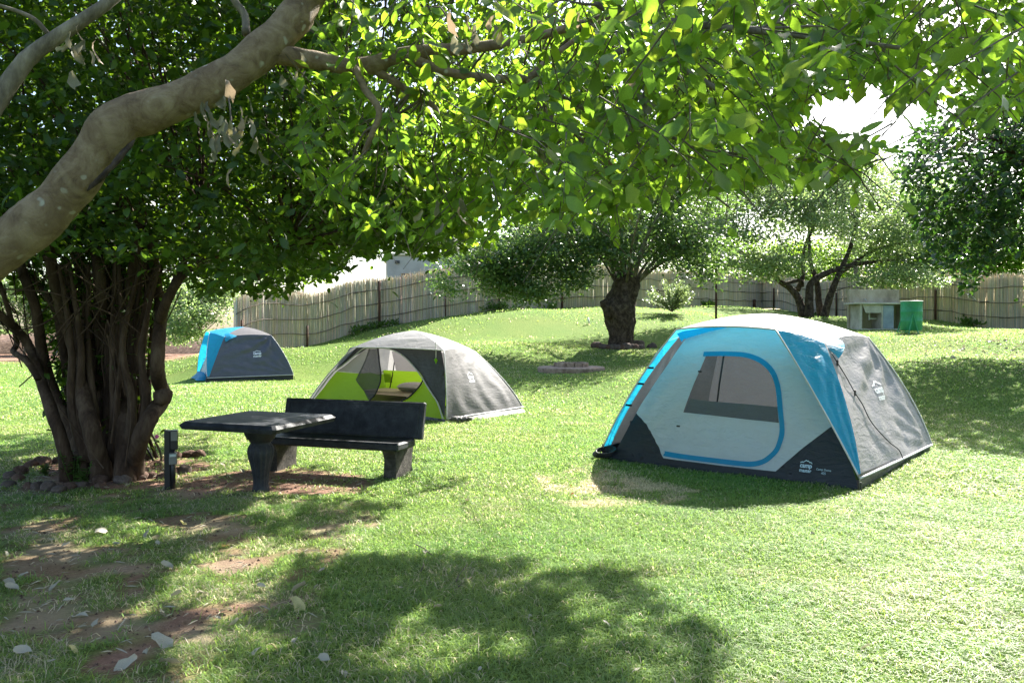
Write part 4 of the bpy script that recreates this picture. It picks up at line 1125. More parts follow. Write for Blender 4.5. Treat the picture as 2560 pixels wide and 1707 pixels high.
# ------------------------------------------------------------------ reed fences
def fence(nodes, label, posts, h, n_rails=(.22, .50, .78), seed=1):
    r = np.random.default_rng(seed)
    P = np.array([at(px, 800, d)[:2] for px, d in nodes]); P = spline(np.column_stack([P, np.zeros(len(P))]), 10)[:, :2]
    Ls = np.r_[0, np.cumsum(np.linalg.norm(np.diff(P, axis=0), axis=1))]; Lt = Ls[-1]
    at_l = lambda l: np.column_stack([np.interp(l, Ls, P[:, 0]), np.interp(l, Ls, P[:, 1])])
    mid = at_l([Lt / 2])[0]
    f = thing('reed_fence', (mid[0], mid[1], gz(*mid)), label, 'fence')
    V = []; F = []
    for layer in range(4):
        l = np.arange(0, Lt, .016) + r.normal(0, .006, len(np.arange(0, Lt, .016)))
        xy = at_l(l); d = np.gradient(xy, axis=0); d /= np.linalg.norm(d, axis=1, keepdims=True) + 1e-9; nn = np.column_stack([-d[:, 1], d[:, 0]])
        z = gzs(xy[:, 0], xy[:, 1])
        n = len(l); hh = h * (1 + .10 * (fbm(l * .8, l * 0 + seed, 3) - .5) + r.normal(0, .032, n)) - .10 * (layer == 2)
        keep = r.random(n) > .03; top = xy + d * (r.normal(0, .035, n))[:, None]
        off = (layer - 1.5) * .026 + r.normal(0, .005, n); w = (.005 + .005 * r.random(n) ** 1.5) if layer in (0, 3) else np.full(n, .013)
        for i in np.where(keep)[0]:
            o = len(V); a = xy[i] + nn[i] * off[i]; b = top[i] + nn[i] * (off[i] + r.normal(0, .02))
            for q, zz, ww in ((a, z[i] - .06, w[i]), (b, z[i] + hh[i], w[i] * .75)):
                V += [(q[0] - d[i, 0] * ww, q[1] - d[i, 1] * ww, zz), (q[0] - nn[i, 0] * ww * .9, q[1] - nn[i, 1] * ww * .9, zz), (q[0] + d[i, 0] * ww, q[1] + d[i, 1] * ww, zz)]
            F += [(o, o + 1, o + 4, o + 3), (o + 1, o + 2, o + 5, o + 4), (o + 2, o, o + 3, o + 5)]
    tv = np.repeat((.55 + .75 * r.random((len(V) // 6, 1))) * (1 + np.column_stack([.10 * r.normal(0, 1, len(V) // 6), np.zeros(len(V) // 6), -.10 + .14 * r.normal(0, 1, len(V) // 6)])), 6, 0)
    o = mesh('reeds', V, np.array(F), M['reed_stem'], f, False, np.clip(tv, .1, 2)); o['kind'] = 'stuff'
    # sign of camera side
    l = np.arange(0, Lt, .6); xy = at_l(l); d = np.gradient(xy, axis=0); d /= np.linalg.norm(d, axis=1, keepdims=True); nn = np.column_stack([-d[:, 1], d[:, 0]])
    sgn = np.sign(-(nn * xy).sum(1))[:, None]; nn = nn * sgn
    for k in n_rails:
        i0 = 0; seg = 8
        while i0 < len(l) - 1:
            i1 = min(len(l) - 1, i0 + seg + r.integers(0, 4))
            q = xy[i0:i1 + 1] + nn[i0:i1 + 1] * (.075 + .012 * r.random()); zz = gzs(q[:, 0], q[:, 1]) + k * h + r.normal(0, .02, len(q))
            MB().tube(np.column_stack([q, zz]), .014, 5, True, .1).build('rail', M['pole'], f, True)
            i0 = i1 - 1 if i1 < len(l) - 1 else i1
    for lp, hp, rad in posts:
        q = at_l([lp])[0]; i = min(len(l) - 1, int(lp / .6)); q = q + nn[i] * .13; z = gz(*q)
        MB().tube([(q[0], q[1], z - .1), (q[0], q[1], z + hp)], rad, 7).build('post', M['rust'], f, True)
    return Lt, P, Ls
nodesL = [(586, 25.6), (712, 27.5), (945, 31), (1109, 31.5), (1242, 33), (1500, 37), (1780, 45), (1905, 50)]
def lpos(nodes, px):
    P = np.array([at(a, 800, d)[:2] for a, d in nodes]); P = spline(np.column_stack([P, np.zeros(len(P))]), 10)[:, :2]
    Ls = np.r_[0, np.cumsum(np.linalg.norm(np.diff(P, axis=0), axis=1))]
    pp = 1280 + FPX * P[:, 0] / P[:, 1]
    return np.interp(px, pp, Ls)
fence(nodesL, 'tall reed fence with thin rails running uphill behind the tents', [(lpos(nodesL, p), h, r) for p, h, r in ((598, 1.2, .03), (762, .75, .04), (945, 1.85, .05), (1112, 1.0, .03), (1244, 1.3, .05), (1400, 1.2, .05), (1640, 1.0, .05), (1880, .5, .1))], 1.92, seed=3)
nodesR = [(1902, 50.1), (2075, 42), (2285, 35), (2560, 28), (2900, 22)]
fence(nodesR, 'reed fence behind the sink and green drum at right', [(2.0, 1.2, .05), (9.0, 1.3, .05), (17, 1.3, .05)], 1.95, seed=8)

# lone rusty pole
q = at(1790, 812, 30); q[2] = gz(q[0], q[1])
mb = MB().tube([q - up * .1, q + up * 1.0, q + np.array([-.02, 0, 2.6])], .045, 8)
solo('steel_pole', mb.V, mb.F, M['rust'], 'thin rusty steel pole standing behind the large tent', 'pole', None, q, True)
q = at(1475, 778, 30); q[2] = gz(q[0], q[1])
mb = MB().tube([q - up * .05, q + np.array([-.08, 0, .25])], .035, 8)
solo('white_stake', mb.V, mb.F, M['white_pipe'], 'short white stake leaning near the fence left of the stumpy tree', 'stake', None, q, True)

# ------------------------------------------------------------------ house behind the fence
hb = at(968, 800, 48); hb[2] = 2.2
hs = thing('house', hb, 'lilac-grey flat-roofed house just showing above the reed fence', 'house')
hx = np.array([.985, .17, 0]); hy = np.array([-.17, .985, 0])
Lh = 5.0; Hh = 3.85
def Hp(x, y, z): return hb + hx * x + hy * y + up * z
MB().box(Hp(Lh / 2, 3, Hh / 2 - 1), hx * Lh / 2, hy * 3, up * (Hh / 2 + 1), .03).build('wall', M['plaster'], hs)
rf = MB().box(Hp(Lh / 2, 3, Hh + .06), hx * (Lh / 2 + .12), hy * 3.12, up * .06, .02).build('roof', M['roof_edge'], hs)
for x0, x1, z0, z1 in ((.85, 1.55, 2.0, 2.75), (3.0, 3.9, 2.0, 2.95)):
    w = MB().box(Hp((x0 + x1) / 2, -.012, (z0 + z1) / 2), hx * (x1 - x0) / 2, hy * .03, up * (z1 - z0) / 2, .01).build('window', M['brown_frame'], hs)
    MB().box(Hp((x0 + x1) / 2, -.048, (z0 + z1) / 2), hx * ((x1 - x0) / 2 - .06), hy * .004, up * ((z1 - z0) / 2 - .06)).build('pane', M['glass'], w)
MB().box(Hp(.62, -.03, Hh - .42), hx * .14, hy * .05, up * .09, .01).build('small_window', M['black_metal'], hs)  # dark block standing in for a small square window
# ------------------------------------------------------------------ leaves
def unit(v): return v / (np.linalg.norm(v, axis=-1, keepdims=True) + 1e-12)
_y = [0, .16, .40, .68, .88, 1.0]; _w = [0, .13, .245, .235, .12, 0]
def broad_template(curl=.22, fold=.07, twist=0.0, wob=0.0):
    V = []; F = []
    mid = []; le = []; ri = []
    for i, (a, w) in enumerate(zip(_y, _w)):
        z = -curl * a * a; mid.append(len(V)); V.append((wob * math.sin(a * 5) * .1, a, z))
        if 0 < i < 5:
            le.append(len(V)); V.append((-w * (1 + wob * .3 * math.sin(a * 11)), a, z + fold - twist * w)); ri.append(len(V)); V.append((w * (1 + wob * .3 * math.cos(a * 9)), a, z + fold + twist * w))
    for s, sd_ in ((le, 1), (ri, -1)):
        q = [(mid[0], s[0], mid[1])]
        for i in range(3): q += [(mid[i + 1], s[i], s[i + 1]), (mid[i + 1], s[i + 1], mid[i + 2])]
        q += [(mid[4], s[3], mid[5])]
        F += [t if sd_ > 0 else t[::-1] for t in q]
    return np.array(V), np.array(F)
BROAD = broad_template()
SMALL = (np.array([(0, 0, 0), (-.24, .35, .05), (-.2, .72, -.02), (0, 1, -.15), (.2, .72, -.02), (.24, .35, .05)]), np.array([(0, 5, 1), (1, 5, 4), (1, 4, 2), (2, 4, 3)]))
def basis(d, n):
    y = unit(d); x = unit(np.cross(y, n)); z = np.cross(x, y); return np.stack([x, y, z], -1)
def leaf_mesh_arrays(P, d, n, size, tint, tpl):
    tv, tf = tpl; B = basis(d, n)
    V = P[:, None, :] + np.einsum('nij,kj->nki', B, tv) * size[:, None, None]
    k = len(tv); F = tf[None] + (np.arange(len(P)) * k)[:, None, None]
    return V.reshape(-1, 3), F.reshape(-1, 3), np.repeat(tint, k, 0)
def leaf_tint(n, yel=.5, dark=.3):
    r = rng.random((n, 1)); g = rng.random((n, 1))
    k_t = .55 + .6 * rng.random((n, 1)) ** .8
    t = k_t * 1.12 * np.hstack([.72 + .42 * r + yel * .45 * (g > .90), .82 + .36 * r, .8 + .4 * rng.random((n, 1))])
    return t
LEAF_VARIANTS = {}
def leaf_parts(parent, P, d, n, size, tint, mat, count, name='leaf'):
    """the leaves that show largest become objects of their own; returns mask of the rest"""
    px, py, c = project(P)
    vis = (c > .3) & (px > -20) & (px < 2580) & (py > -20) & (py < 1727)
    score = np.where(vis, size / np.maximum(c, .3), 0)
    order = np.argsort(-score)[:count]; order = order[score[order] > 0]
    key = mat.name
    if key not in LEAF_VARIANTS:
        L = []
        for i in range(6):
            tv, tf = broad_template(.12 + .08 * i, .03 + .02 * (i % 3), .15 * (i % 2), .5 * (i % 3))
            if 'dry' in key:
                tv, tf = broad_template(.3 - .15 * i, .10 + .03 * (i % 3), .5 * (i % 3 - 1), 1.2)
                tv[:, 0] *= .55 + .12 * (i % 3); tv[:, 0] += .10 * np.sin(tv[:, 1] * 4 + i); tv[:, 2] += .08 * np.sin(tv[:, 1] * 7 + i * 2) * tv[:, 0] / .15
            me = bpy.data.meshes.new('leaf'); me.from_pydata(tv.tolist(), [], [tuple(map(int, f)) for f in tf])
            a = me.attributes.new('tint', 'FLOAT_COLOR', 'POINT'); tt = leaf_tint(1)[0]
            a.data.foreach_set('color', np.tile(np.r_[tt, 1], len(tv)).astype(np.float32))
            me.polygons.foreach_set('use_smooth', np.ones(len(me.polygons), bool))
            me.materials.append(mat); L.append(me)
        LEAF_VARIANTS[key] = L
    B = basis(d[order], n[order]); b = BASE[parent.name]
    for k, i in enumerate(order):
        o = bpy.data.objects.new(name, LEAF_VARIANTS[key][k % 6]); COL.objects.link(o); o.parent = parent
        m4 = Matrix(B[k].tolist()).to_4x4(); q = m4.to_quaternion()
        o.rotation_mode = 'QUATERNION'; o.rotation_quaternion = q; o.location = (P[i] - b).tolist(); s = float(size[i]); o.scale = (s, s, s)
    rest = np.ones(len(P), bool); rest[order] = False
    return rest
def crown(parent, P, d, n, size, mat, tpl, parts=0, yel=.5, name='crown'):
    t = leaf_tint(len(P), yel)
    if parts:
        k = leaf_parts(parent, P, d, n, size, t, mat, parts); P, d, n, size, t = P[k], d[k], n[k], size[k], t[k]
    V, F, T = leaf_mesh_arrays(P, d, n, size, t, tpl)
    o = mesh(name, V, F, mat, parent, True, T)
    o['kind'] = 'stuff'; return o
def twig_leaves(C, per, ln, size, droop, sz_j=.35, spread=1.0):
    """leafy shoots at centres C: leaves set along drooping twigs"""
    n = len(C); az = rng.random(n) * 2 * math.pi
    D = np.column_stack([np.cos(az), np.sin(az), -droop + .7 * (rng.random(n) - .5)]); D = unit(D)
    Ln = ln * (.6 + .8 * rng.random(n))
    P = []; LD = []; LN = []
    for k in range(per):
        f = (k + .3 + .5 * rng.random(n)) / per
        p = C + D * (Ln * (f - .5))[:, None] + np.column_stack([np.zeros(n), np.zeros(n), -.25 * Ln * f * f])
        a2 = az + (1 if k % 2 else -1) * (.7 + .6 * rng.random(n)); q = np.column_stack([np.cos(a2), np.sin(a2), -.25 - 1.0 * rng.random(n)])
        P.append(p + rng.normal(0, .02 * spread, (n, 3))); LD.append(unit(q + .25 * D + np.array([0, 0, .3])))
        LN.append(unit(np.column_stack([rng.normal(0, .85, n), rng.normal(0, .85, n), np.ones(n)])))
    P = np.vstack(P); s = size * (1 - sz_j / 2 + sz_j * rng.random(len(P)) ** 1.3 * 1.6)
    return P, np.vstack(LD), np.vstack(LN), s, (C, D, Ln)
def twig_tubes(C, D, Ln, r, step=1):
    mb = MB()
    for i in range(0, len(C), step):
        p = [C[i] - D[i] * Ln[i] * .6, C[i] + np.array([0, 0, -.05 * Ln[i]]), C[i] + D[i] * Ln[i] * .45 + np.array([0, 0, -.25 * Ln[i]])]
        mb.tube(p, [r, r * .8, r * .4], 3, False)
    return mb
def limb_net(tips, roots, r0, r1, mb, sag=.12):
    """boughs from skeleton points out to clusters, with a curve"""
    R = np.array(roots)
    for t in tips:
        k = np.argmin(((R - t) ** 2).sum(1) * (1 + .25 * rng.random(len(R)))); a = R[k]; m = (a + t) / 2 + rng.normal(0, .06, 3) * np.linalg.norm(t - a) + np.array([0, 0, sag * np.linalg.norm(t - a)])
        q1 = a + (m - a) * .5 + rng.normal(0, .03, 3); q2 = m + (t - m) * .5 + rng.normal(0, .03, 3)
        mb.tube(spline([a, q1, m, q2, t], 3), np.linspace(r0, r1, 13), 5, False)

# ------------------------------------------------------------------ where the two near trees throw shade
SH = [(-3000, 1083), (330, 1081), (420, 1072), (620, 1105), (720, 1120), (1000, 1118), (1270, 1122), (1275, 1135), (1150, 1150), (1130, 1195), (1180, 1205), (1000, 1262), (930, 1300), (800, 1350), (690, 1375), (760, 1395), (900, 1398),
      (1000, 1400), (1200, 1385), (1320, 1392), (1345, 1420), (1230, 1460), (1400, 1440), (1560, 1420), (1590, 1480), (1550, 1515), (1700, 1540), (1790, 1590), (1810, 1620), (1750, 1660), (1760, 1707), (1760, 2600), (-3000, 2600)]
SPOTS = [[(470, 1405), (640, 1365), (700, 1420), (650, 1495), (520, 1520), (370, 1500)], [(400, 1600), (560, 1585), (700, 1610), (680, 1720), (420, 1720)],
         [(930, 1600), (1060, 1500), (1070, 1550), (960, 1620)], [(860, 1640), (1180, 1590), (1300, 1640), (1100, 1690), (900, 1690)], [(770, 1380), (1010, 1325), (1000, 1350), (860, 1390)],
         [(560, 1110), (940, 1125), (930, 1165), (740, 1160), (560, 1140)], [(200, 1560), (360, 1520), (340, 1560), (60, 1600)], [(1380, 1490), (1500, 1500), (1560, 1560), (1400, 1540)]]
SPOT_KEEP = .12
SPOTS = [[(np.mean([q[0] for q in s]) + 1.18 * (x - np.mean([q[0] for q in s])), np.mean([q[1] for q in s]) + 1.3 * (y - np.mean([q[1] for q in s]))) for x, y in s] for s in SPOTS]
def shade_ok(P):
    t = P[:, 2] / -SDIR[2]; g = P + SDIR * t[:, None]
    px, py, c = project(g)
    inside = (c > .5) & (px > -50) & (px < 2610) & (py > 700) & (py < 1760)
    ok = ~inside | inpoly(px, py, SH)
    for s in SPOTS:
        ok &= ~(inpoly(px, py, s) & inside) | (rng.random(len(P)) < SPOT_KEEP)
    ok &= ~(inside & (fbm(g[:, 0] * 1.9 + 5, g[:, 1] * 1.5, 3) > .605) & (rng.random(len(P)) < .8))
    ok &= ~((c > .5) & (g[:, 1] > 11.5))
    return ok
def in_frame(P):
    px, py, c = project(P); return px, py, (c > .2) & (px > -10) & (px < 2570) & (py > -10) & (py < 1717)

# ------------------------------------------------------------------ overhanging tree
OVM = [(640, -60), (740, 120), (700, 330), (760, 500), (830, 560), (900, 590), (1050, 600), (1180, 625), (1250, 620), (1290, 565), (1400, 575), (1500, 560), (1540, 600), (1580, 535), (1620, 505), (1700, 470), (1760, 510), (1850, 470), (2000, 450),
       (2060, 470), (2210, 400), (2230, 350), (2060, 330), (1980, 290), (2030, 255), (2110, 240), (2180, 225), (2270, 265), (2330, 225), (2400, 300), (2480, 320), (2560, 240), (2700, 250), (2700, -60)]
tb0 = np.array([-3.7, 4.3, gz(-3.7, 4.3)])
ot = thing('overhanging_tree', tb0, 'big broad-leaved tree whose smooth bark limb arches across the upper left', 'tree')
RK = .84
LP = [(22, 610, 4.25, .150), (120, 528, 4.3, .148), (185, 457, 4.33, .140), (245, 370, 4.36, .138), (300, 305, 4.4, .146), (370, 280, 4.45, .138), (490, 234, 4.52, .128), (588, 180, 4.6, .124), (669, 114, 4.68, .122), (729, 54, 4.75, .122), (775, -10, 4.82, .115), (850, -110, 4.95, .11), (980, -260, 5.2, .10), (1200, -420, 5.8, .08)]
lp = np.vstack([np.array([*tb0 - up * .15, .24]), np.array([tb0[0] + .02, tb0[1], .7, .20]), np.array([tb0[0] + .25, tb0[1], 1.35, .17]), np.array([*at(-90, 690, 4.25), .132]), *[np.array([*at(a, b, d), r * RK]) for a, b, d, r in LP]])
sp = spline(lp, 8)
rad = sp[:, 3] * (1 + .05 * np.sin(np.arange(len(sp)) * .55) + .03 * rng.normal(0, 1, len(sp)).cumsum() / 6)
MB().tube(sp[:, :3], rad, 22, True, .018).build('limb', M['limb'], ot, True)
# old scar under the bend
a = at(330, 372, 4.36); b = at(235, 480, 4.28)
mb = MB()
for i in range(5):
    o_ = np.array([.012 * i - .02, -.03, .010 * i]); mb.tube(spline([a + o_, (a + b) / 2 + o_ + np.array([.02, -.02, -.005]), b + o_], 5), np.r_[.004, np.full(9, .012), .004], 5, True, .3)
mb.build('bark_scar', M['bark_rough'], ot, True)
skel = [tuple(p) for p in sp[40:, :3:1]]
def px_tube(pts, mat=M['limb'], nm='branch', n=10):
    q = spline(np.array([[*at(a, b, d), r] for a, b, d, r in pts]), 6)
    MB().tube(q[:, :3], q[:, 3], n, True, .05).build(nm, mat, ot, True)
    if mat is not M['twig']: skel.extend([tuple(p) for p in q[2:-8:2, :3]])
    return q
px_tube([(640, 150, 4.66, .05), (690, 137, 4.7, .06), (779, 150, 4.75, .055), (868, 165, 4.8, .05), (935, 163, 4.85, .056), (1002, 140, 4.9, .05), (1091, 127, 5.0, .042), (1180, 120, 5.1, .036), (1330, 95, 5.3, .03), (1520, 40, 5.5, .025), (1750, -30, 5.8, .02)])
px_tube([(935, 165, 4.85, .04), (1015, 147, 4.88, .034), (1091, 172, 4.9, .030), (1180, 192, 4.95, .028), (1314, 196, 5.05, .026), (1370, 150, 5.2, .02), (1500, 55, 5.4, .016)])
px_tube([(1314, 196, 5.05, .022), (1359, 268, 5.1, .018), (1403, 312, 5.1, .016), (1480, 370, 5.2, .012), (1560, 440, 5.3, .008)])
px_tube([(860, 165, 4.8, .03), (890, 175, 4.7, .024), (912, 223, 4.65, .022), (948, 277, 4.6, .020), (930, 335, 4.6, .017), (908, 385, 4.6, .012)], M['limb'])
px_tube([(930, 170, 4.85, .03), (1000, 215, 4.9, .022), (1080, 262, 5.0, .018), (1098, 295, 5.0, .012)], M['limb'])
px_tube([(-40, 300, 4.3, .055), (0, 245, 4.35, .05), (65, 152, 4.4, .046), (152, 87, 4.45, .04), (250, 22, 4.5, .034), (330, -40, 4.6, .03), (500, -160, 4.8, .02)], M['bark_grey'])
px_tube([(120, 85, 4.43, .014), (80, 45, 4.4, .012), (0, 15, 4.35, .01), (-60, 5, 4.3, .01)], M['bark_grey'])
px_tube([(615, 85, 4.65, .025), (612, 40, 4.7, .022), (585, 0, 4.7, .02), (560, -50, 4.7, .02)], M['bark_grey'])
px_tube([(1500, 160, 4.4, .016), (1580, 120, 4.3, .02), (1680, 160, 4.2, .02), (1800, 230, 4.1, .012), (1900, 330, 4.0, .008)], M['bark_grey'])
px_tube([(1700, -40, 4.4, .03), (1500, 0, 4.6, .03), (1580, 40, 4.4, .025), (1720, 60, 4.2, .02), (2000, 90, 3.9, .014), (2250, 120, 3.7, .01)], M['bark_grey'])
px_tube([(1500, 270, 5.0, .012), (1640, 330, 4.9, .012), (1800, 380, 4.8, .010), (1980, 395, 4.7, .008), (2120, 415, 4.6, .006), (2220, 395, 4.5, .004)], M['twig'])
px_tube([(1340, 200, 5.1, .012), (1500, 300, 5.3, .012), (1660, 400, 5.5, .012), (1760, 470, 5.6, .010), (1825, 520, 5.6, .006)], M['twig'])
for pts in (([*sp[-1, :3]], [2.2, 6.2, 5.0], [3.6, 7.4, 5.9], [5.2, 8.8, 6.5], [7.5, 10.2, 6.9]), ([2.2, 6.2, 5.0], [2.6, 8.0, 5.6], [3.2, 10.2, 6.0], [4.4, 11.6, 6.4]), ([3.6, 7.4, 5.9], [5.2, 6.6, 5.9], [7.0, 6.2, 6.2])):
    q = spline(np.array(pts), 6); MB().tube(q, np.linspace(.085, .03, len(q)), 9, True, .05).build('branch', M['bark_grey'], ot, True); skel.extend([tuple(p) for p in q[2::2]])
def sample_centres(n, lo, hi, mask, zmin=2.0):
    lo = np.array(lo); hi = np.array(hi); out = []
    while sum(map(len, out)) < n:
        P = lo + rng.random((60000, 3)) * (hi - lo)
        px, py, f = in_frame(P)
        k = (~f | inpoly(px, py, mask)) & shade_ok(P) & (P[:, 2] > zmin)
        k &= f | ((py < 0) & (px > -700) & (px < 3300) & (rng.random(len(P)) < .22))
        out.append(P[k])
    return np.vstack(out)[:n]
C1 = sample_centres(260, (-.2, 2.9, 1.95), (4.6, 4.6, 3.9), OVM)
px, py, f = in_frame(C1); C1 = C1[(px > 1330) | ~f]
C2 = sample_centres(620, (-1.6, 4.4, 2.1), (6.5, 7.2, 4.8), OVM)
C3 = sample_centres(680, (-1.8, 7.0, 2.3), (8.0, 11.0, 5.4), OVM)
# boughs placed where the lawn shade lies: follow the sun back up from the ground
def shade_casters(n, zlo, zhi, mask, polys):
    out = []
    while sum(map(len, out)) < n:
        px = -100 + rng.random(20000) * 1950; py = 1085 + rng.random(20000) * 640
        k = inpoly(px, py, SH)
        for s in SPOTS: k &= ~inpoly(px, py, s)
        px, py = px[k], py[k]; g = np.array([(lambda r: CO + r * (-EYE / r[2]))(ray(a, b)) for a, b in zip(px[:3000], py[:3000])])
        h = zlo + (zhi - zlo) * rng.random(len(g)); P = g - SDIR * (h / -SDIR[2])[:, None]
        qx, qy, f = in_frame(P); k = (~f | inpoly(qx, qy, mask))
        out.append(P[k])
    return np.vstack(out)[:n]
C6 = sample_centres(1500, (3.4, 4.5, 4.3), (10, 12.5, 8.0), OVM); qx, qy, f = in_frame(C6); C6 = C6[~f]  # unseen upper shoots added to shade the leaves on the right
C4 = shade_casters(620, 2.6, 5.2, OVM, None)
SZ = .125
allP = []; allT = []
for C, per, ln, szz, dr in ((C1, 10, .40, .094, .6), (C2, 11, .44, .096, .6), (C3, 13, .52, .098, .5), (C4, 13, .52, .10, .5), (C6, 13, .6, .105, .4)):
    P, d, n, s, tw = twig_leaves(C, per, ln, szz, dr)
    qx, qy, f = in_frame(P); k = (~f | inpoly(qx, qy + 12, OVM) | (rng.random(len(P)) < .04)); k &= ~(f & (qy > 650)); k &= shade_ok(P) | (rng.random(len(P)) < .05)
    allP.append((P[k], d[k], n[k], s[k])); allT.append(tw)
P = np.vstack([q[0] for q in allP]); d = np.vstack([q[1] for q in allP]); n = np.vstack([q[2] for q in allP]); s = np.concatenate([q[3] for q in allP])
crown(ot, P, d, n, s, M['leaf_near'], BROAD, 300)
mb = twig_tubes(np.vstack([t[0] for t in allT]), np.vstack([t[1] for t in allT]), np.concatenate([t[2] for t in allT]), .0045)
limb_net(np.vstack([C2[::6], C3[::10], C4[::12]]), skel, .009, .003, mb)
o = mb.build('twigs', M['twig'], ot, True); o['kind'] = 'stuff'
# dry leaves hanging on
def dry_bunch(cx, cy, d0, nn, sx_, sy_, size, mat=M['leaf_dry']):
    px = cx + rng.normal(0, sx_, nn); py = cy + rng.normal(0, sy_, nn); dd = d0 + rng.normal(0, .10, nn)
    P = np.array([at(a, b, q) for a, b, q in zip(px, py, dd)])
    D = unit(np.column_stack([rng.normal(0, .25, nn), rng.normal(0, .25, nn), -np.ones(nn)])); Nn = unit(np.column_stack([rng.normal(0, .7, nn), -np.ones(nn), rng.normal(0, .3, nn)]))
    leaf_parts(ot, P, D, Nn, size * (.75 + .5 * rng.random(nn)), None, mat, nn, 'dry_leaf')
dry_bunch(575, 315, 4.35, 34, 42, 36, .095); dry_bunch(205, 105, 4.35, 12, 18, 34, .10); dry_bunch(1200, 65, 4.6, 8, 30, 36, .13)
dry_bunch(1330, 330, 4.9, 5, 25, 40, .15); dry_bunch(1585, 240, 4.2, 5, 18, 40, .15); dry_bunch(1120, 505, 4.9, 5, 35, 20, .12); dry_bunch(725, 175, 4.6, 7, 30, 20, .09); dry_bunch(1420, 90, 5, 5, 80, 60, .12)
pth = [at(570, 235, 4.5), at(575, 270, 4.4), at(580, 330, 4.35)]
MB().tube(spline(pth, 4), .005, 5).build('dry_twig', M['twig'], ot, True)

# ------------------------------------------------------------------ many-stemmed bush tree on the left
cB = lambda x, y: (x * .4465, 550 + y * .4465)
bb = G(255, 1172); bb = np.array([bb[0], bb[1], gz(bb[0], bb[1])])
bt = thing('bush_tree', bb, 'dark many-stemmed bush tree with a rock ring at its foot on the left', 'tree')
STEMS = [([(380, 1360), (310, 1130), (240, 930), (180, 740), (100, 620), (0, 530), (-120, 430)], 30, 17, 8.1),
         ([(215, 890), (150, 790), (78, 738), (95, 690), (75, 600), (30, 450), (-20, 300)], 16, 10, 8.15),
         ([(470, 1350), (400, 1180), (300, 950), (240, 760), (200, 500), (130, 300), (60, 60)], 30, 20, 8.25),
         ([(570, 1390), (520, 1200), (470, 1000), (430, 760), (380, 600), (320, 400), (260, 100)], 42, 26, 8.05),
         ([(430, 1350), (390, 1000), (350, 700), (300, 480), (180, 330), (40, 200)], 22, 14, 8.5),
         ([(640, 1390), (600, 1100), (580, 850), (570, 600), (560, 350), (520, 50)], 46, 24, 8.3),
         ([(700, 1390), (690, 1100), (680, 800), (700, 550), (740, 330), (790, 0)], 42, 22, 8.2),
         ([(745, 1380), (785, 1220), (845, 1100), (905, 1015), (915, 965), (892, 910), (880, 800), (893, 620), (900, 480), (872, 330), (850, 100)], 44, 24, 8.0),
         ([(898, 560), (932, 460), (1000, 340), (1100, 250), (1250, 190), (1500, 200), (1650, 120)], 26, 10, 8.05),
         ([(940, 440), (1010, 280), (1080, 120), (1130, -60)], 20, 12, 8.3),
         ([(760, 1330), (765, 1150), (772, 900), (800, 700), (822, 500), (830, 250)], 20, 14, 8.35),
         ([(600, 1370), (640, 1150), (655, 950), (640, 500), (660, 250)], 18, 12, 8.5),
         ([(540, 1350), (500, 1050), (520, 800), (480, 500), (420, 200)], 24, 14, 8.6),
         ([(720, 1370), (730, 1000), (745, 760), (770, 480), (820, 150)], 22, 14, 8.6),
         ([(660, 1380), (640, 1000), (625, 700), (610, 400), (600, 100)], 26, 16, 8.7),
         ([(1440, 330), (1540, 210), (1640, 60), (1760, -60)], 14, 8, 8.8), ([(1480, 260), (1650, 160), (1780, 60), (1900, -40)], 12, 7, 9.0)]
bskel = []
for pts, w0, w1, d0 in STEMS:
    q = np.array([[*at(*cB(x, y), d0 + .25 * math.sin(i * 1.3 + d0 * 9) + .03 * i), (w0 + (w1 - w0) * i / (len(pts) - 1)) / 1961 * d0 * .52] for i, (x, y) in enumerate(pts)])
    q = spline(q, 7)
    if pts[0][1] > 1300: q[0, 2] = gz(q[0, 0], q[0, 1]) - .05; q[1, 3] *= 1.1; q[0, 3] *= 1.35
    MB().tube(q[:, :3], q[:, 3], 10, True, .07).build('stem', M['bark_dark'], bt, True)
    bskel.extend([tuple(p) for p in q[len(q) // 2::2, :3]])
q = at(*cB(925, 985), 8.0); MB().tube([at(*cB(890, 1000), 8.02), q, at(*cB(950, 965), 7.97)], [.09, .085, .04], 9, True, .1).build('knot', M['bark_dark'], bt, True)
mb = MB()
for pts in ([(0, 387), (250, 402), (500, 472), (700, 570), (800, 650)], [(640, 90), (645, 400), (605, 500)], [(200, 180), (500, 350), (640, 440)], [(60, 420), (300, 300), (560, 120)], [(270, 700), (440, 500), (700, 330), (900, 260)],
            [(110, 620), (280, 560), (430, 390)], [(700, 980), (640, 700), (600, 560)], [(330, 1050), (480, 1250), (580, 1390)], [(600, 640), (650, 900), (640, 1100), (620, 1250)], [(700, 1380), (735, 1100), (700, 860)]):
    q = spline(np.array([at(*cB(x, y), 7.75 + .1 * math.sin(x)) for x, y in pts]), 6); mb.tube(q, .008, 5, False)
for i in range(110):
    x0, y0 = 60 + rng.random() * 800, 150 + rng.random() * 800; a = at(*cB(x0, y0), 7.8 + rng.random() * 1.2)
    dv = np.array([rng.normal(0, .5), rng.normal(0, .3), .4 + .5 * rng.random()]); mb.tube(spline([a, a + dv * .4 + rng.normal(0, .05, 3), a + dv * .9], 4), .007, 4, False)
o = mb.build('vine_twigs', M['bark_dark'], bt, True); o['kind'] = 'stuff'
BUM = [(-60, 640), (90, 650), (160, 620), (330, 660), (400, 640), (470, 700), (500, 735), (560, 730), (700, 745), (770, 700), (850, 690), (890, 630), (940, 640), (1000, 625), (1080, 650), (1160, 625), (1200, 560), (1120, 430), (1000, 330), (900, 280), (860, 160), (930, -60), (-60, -60)]
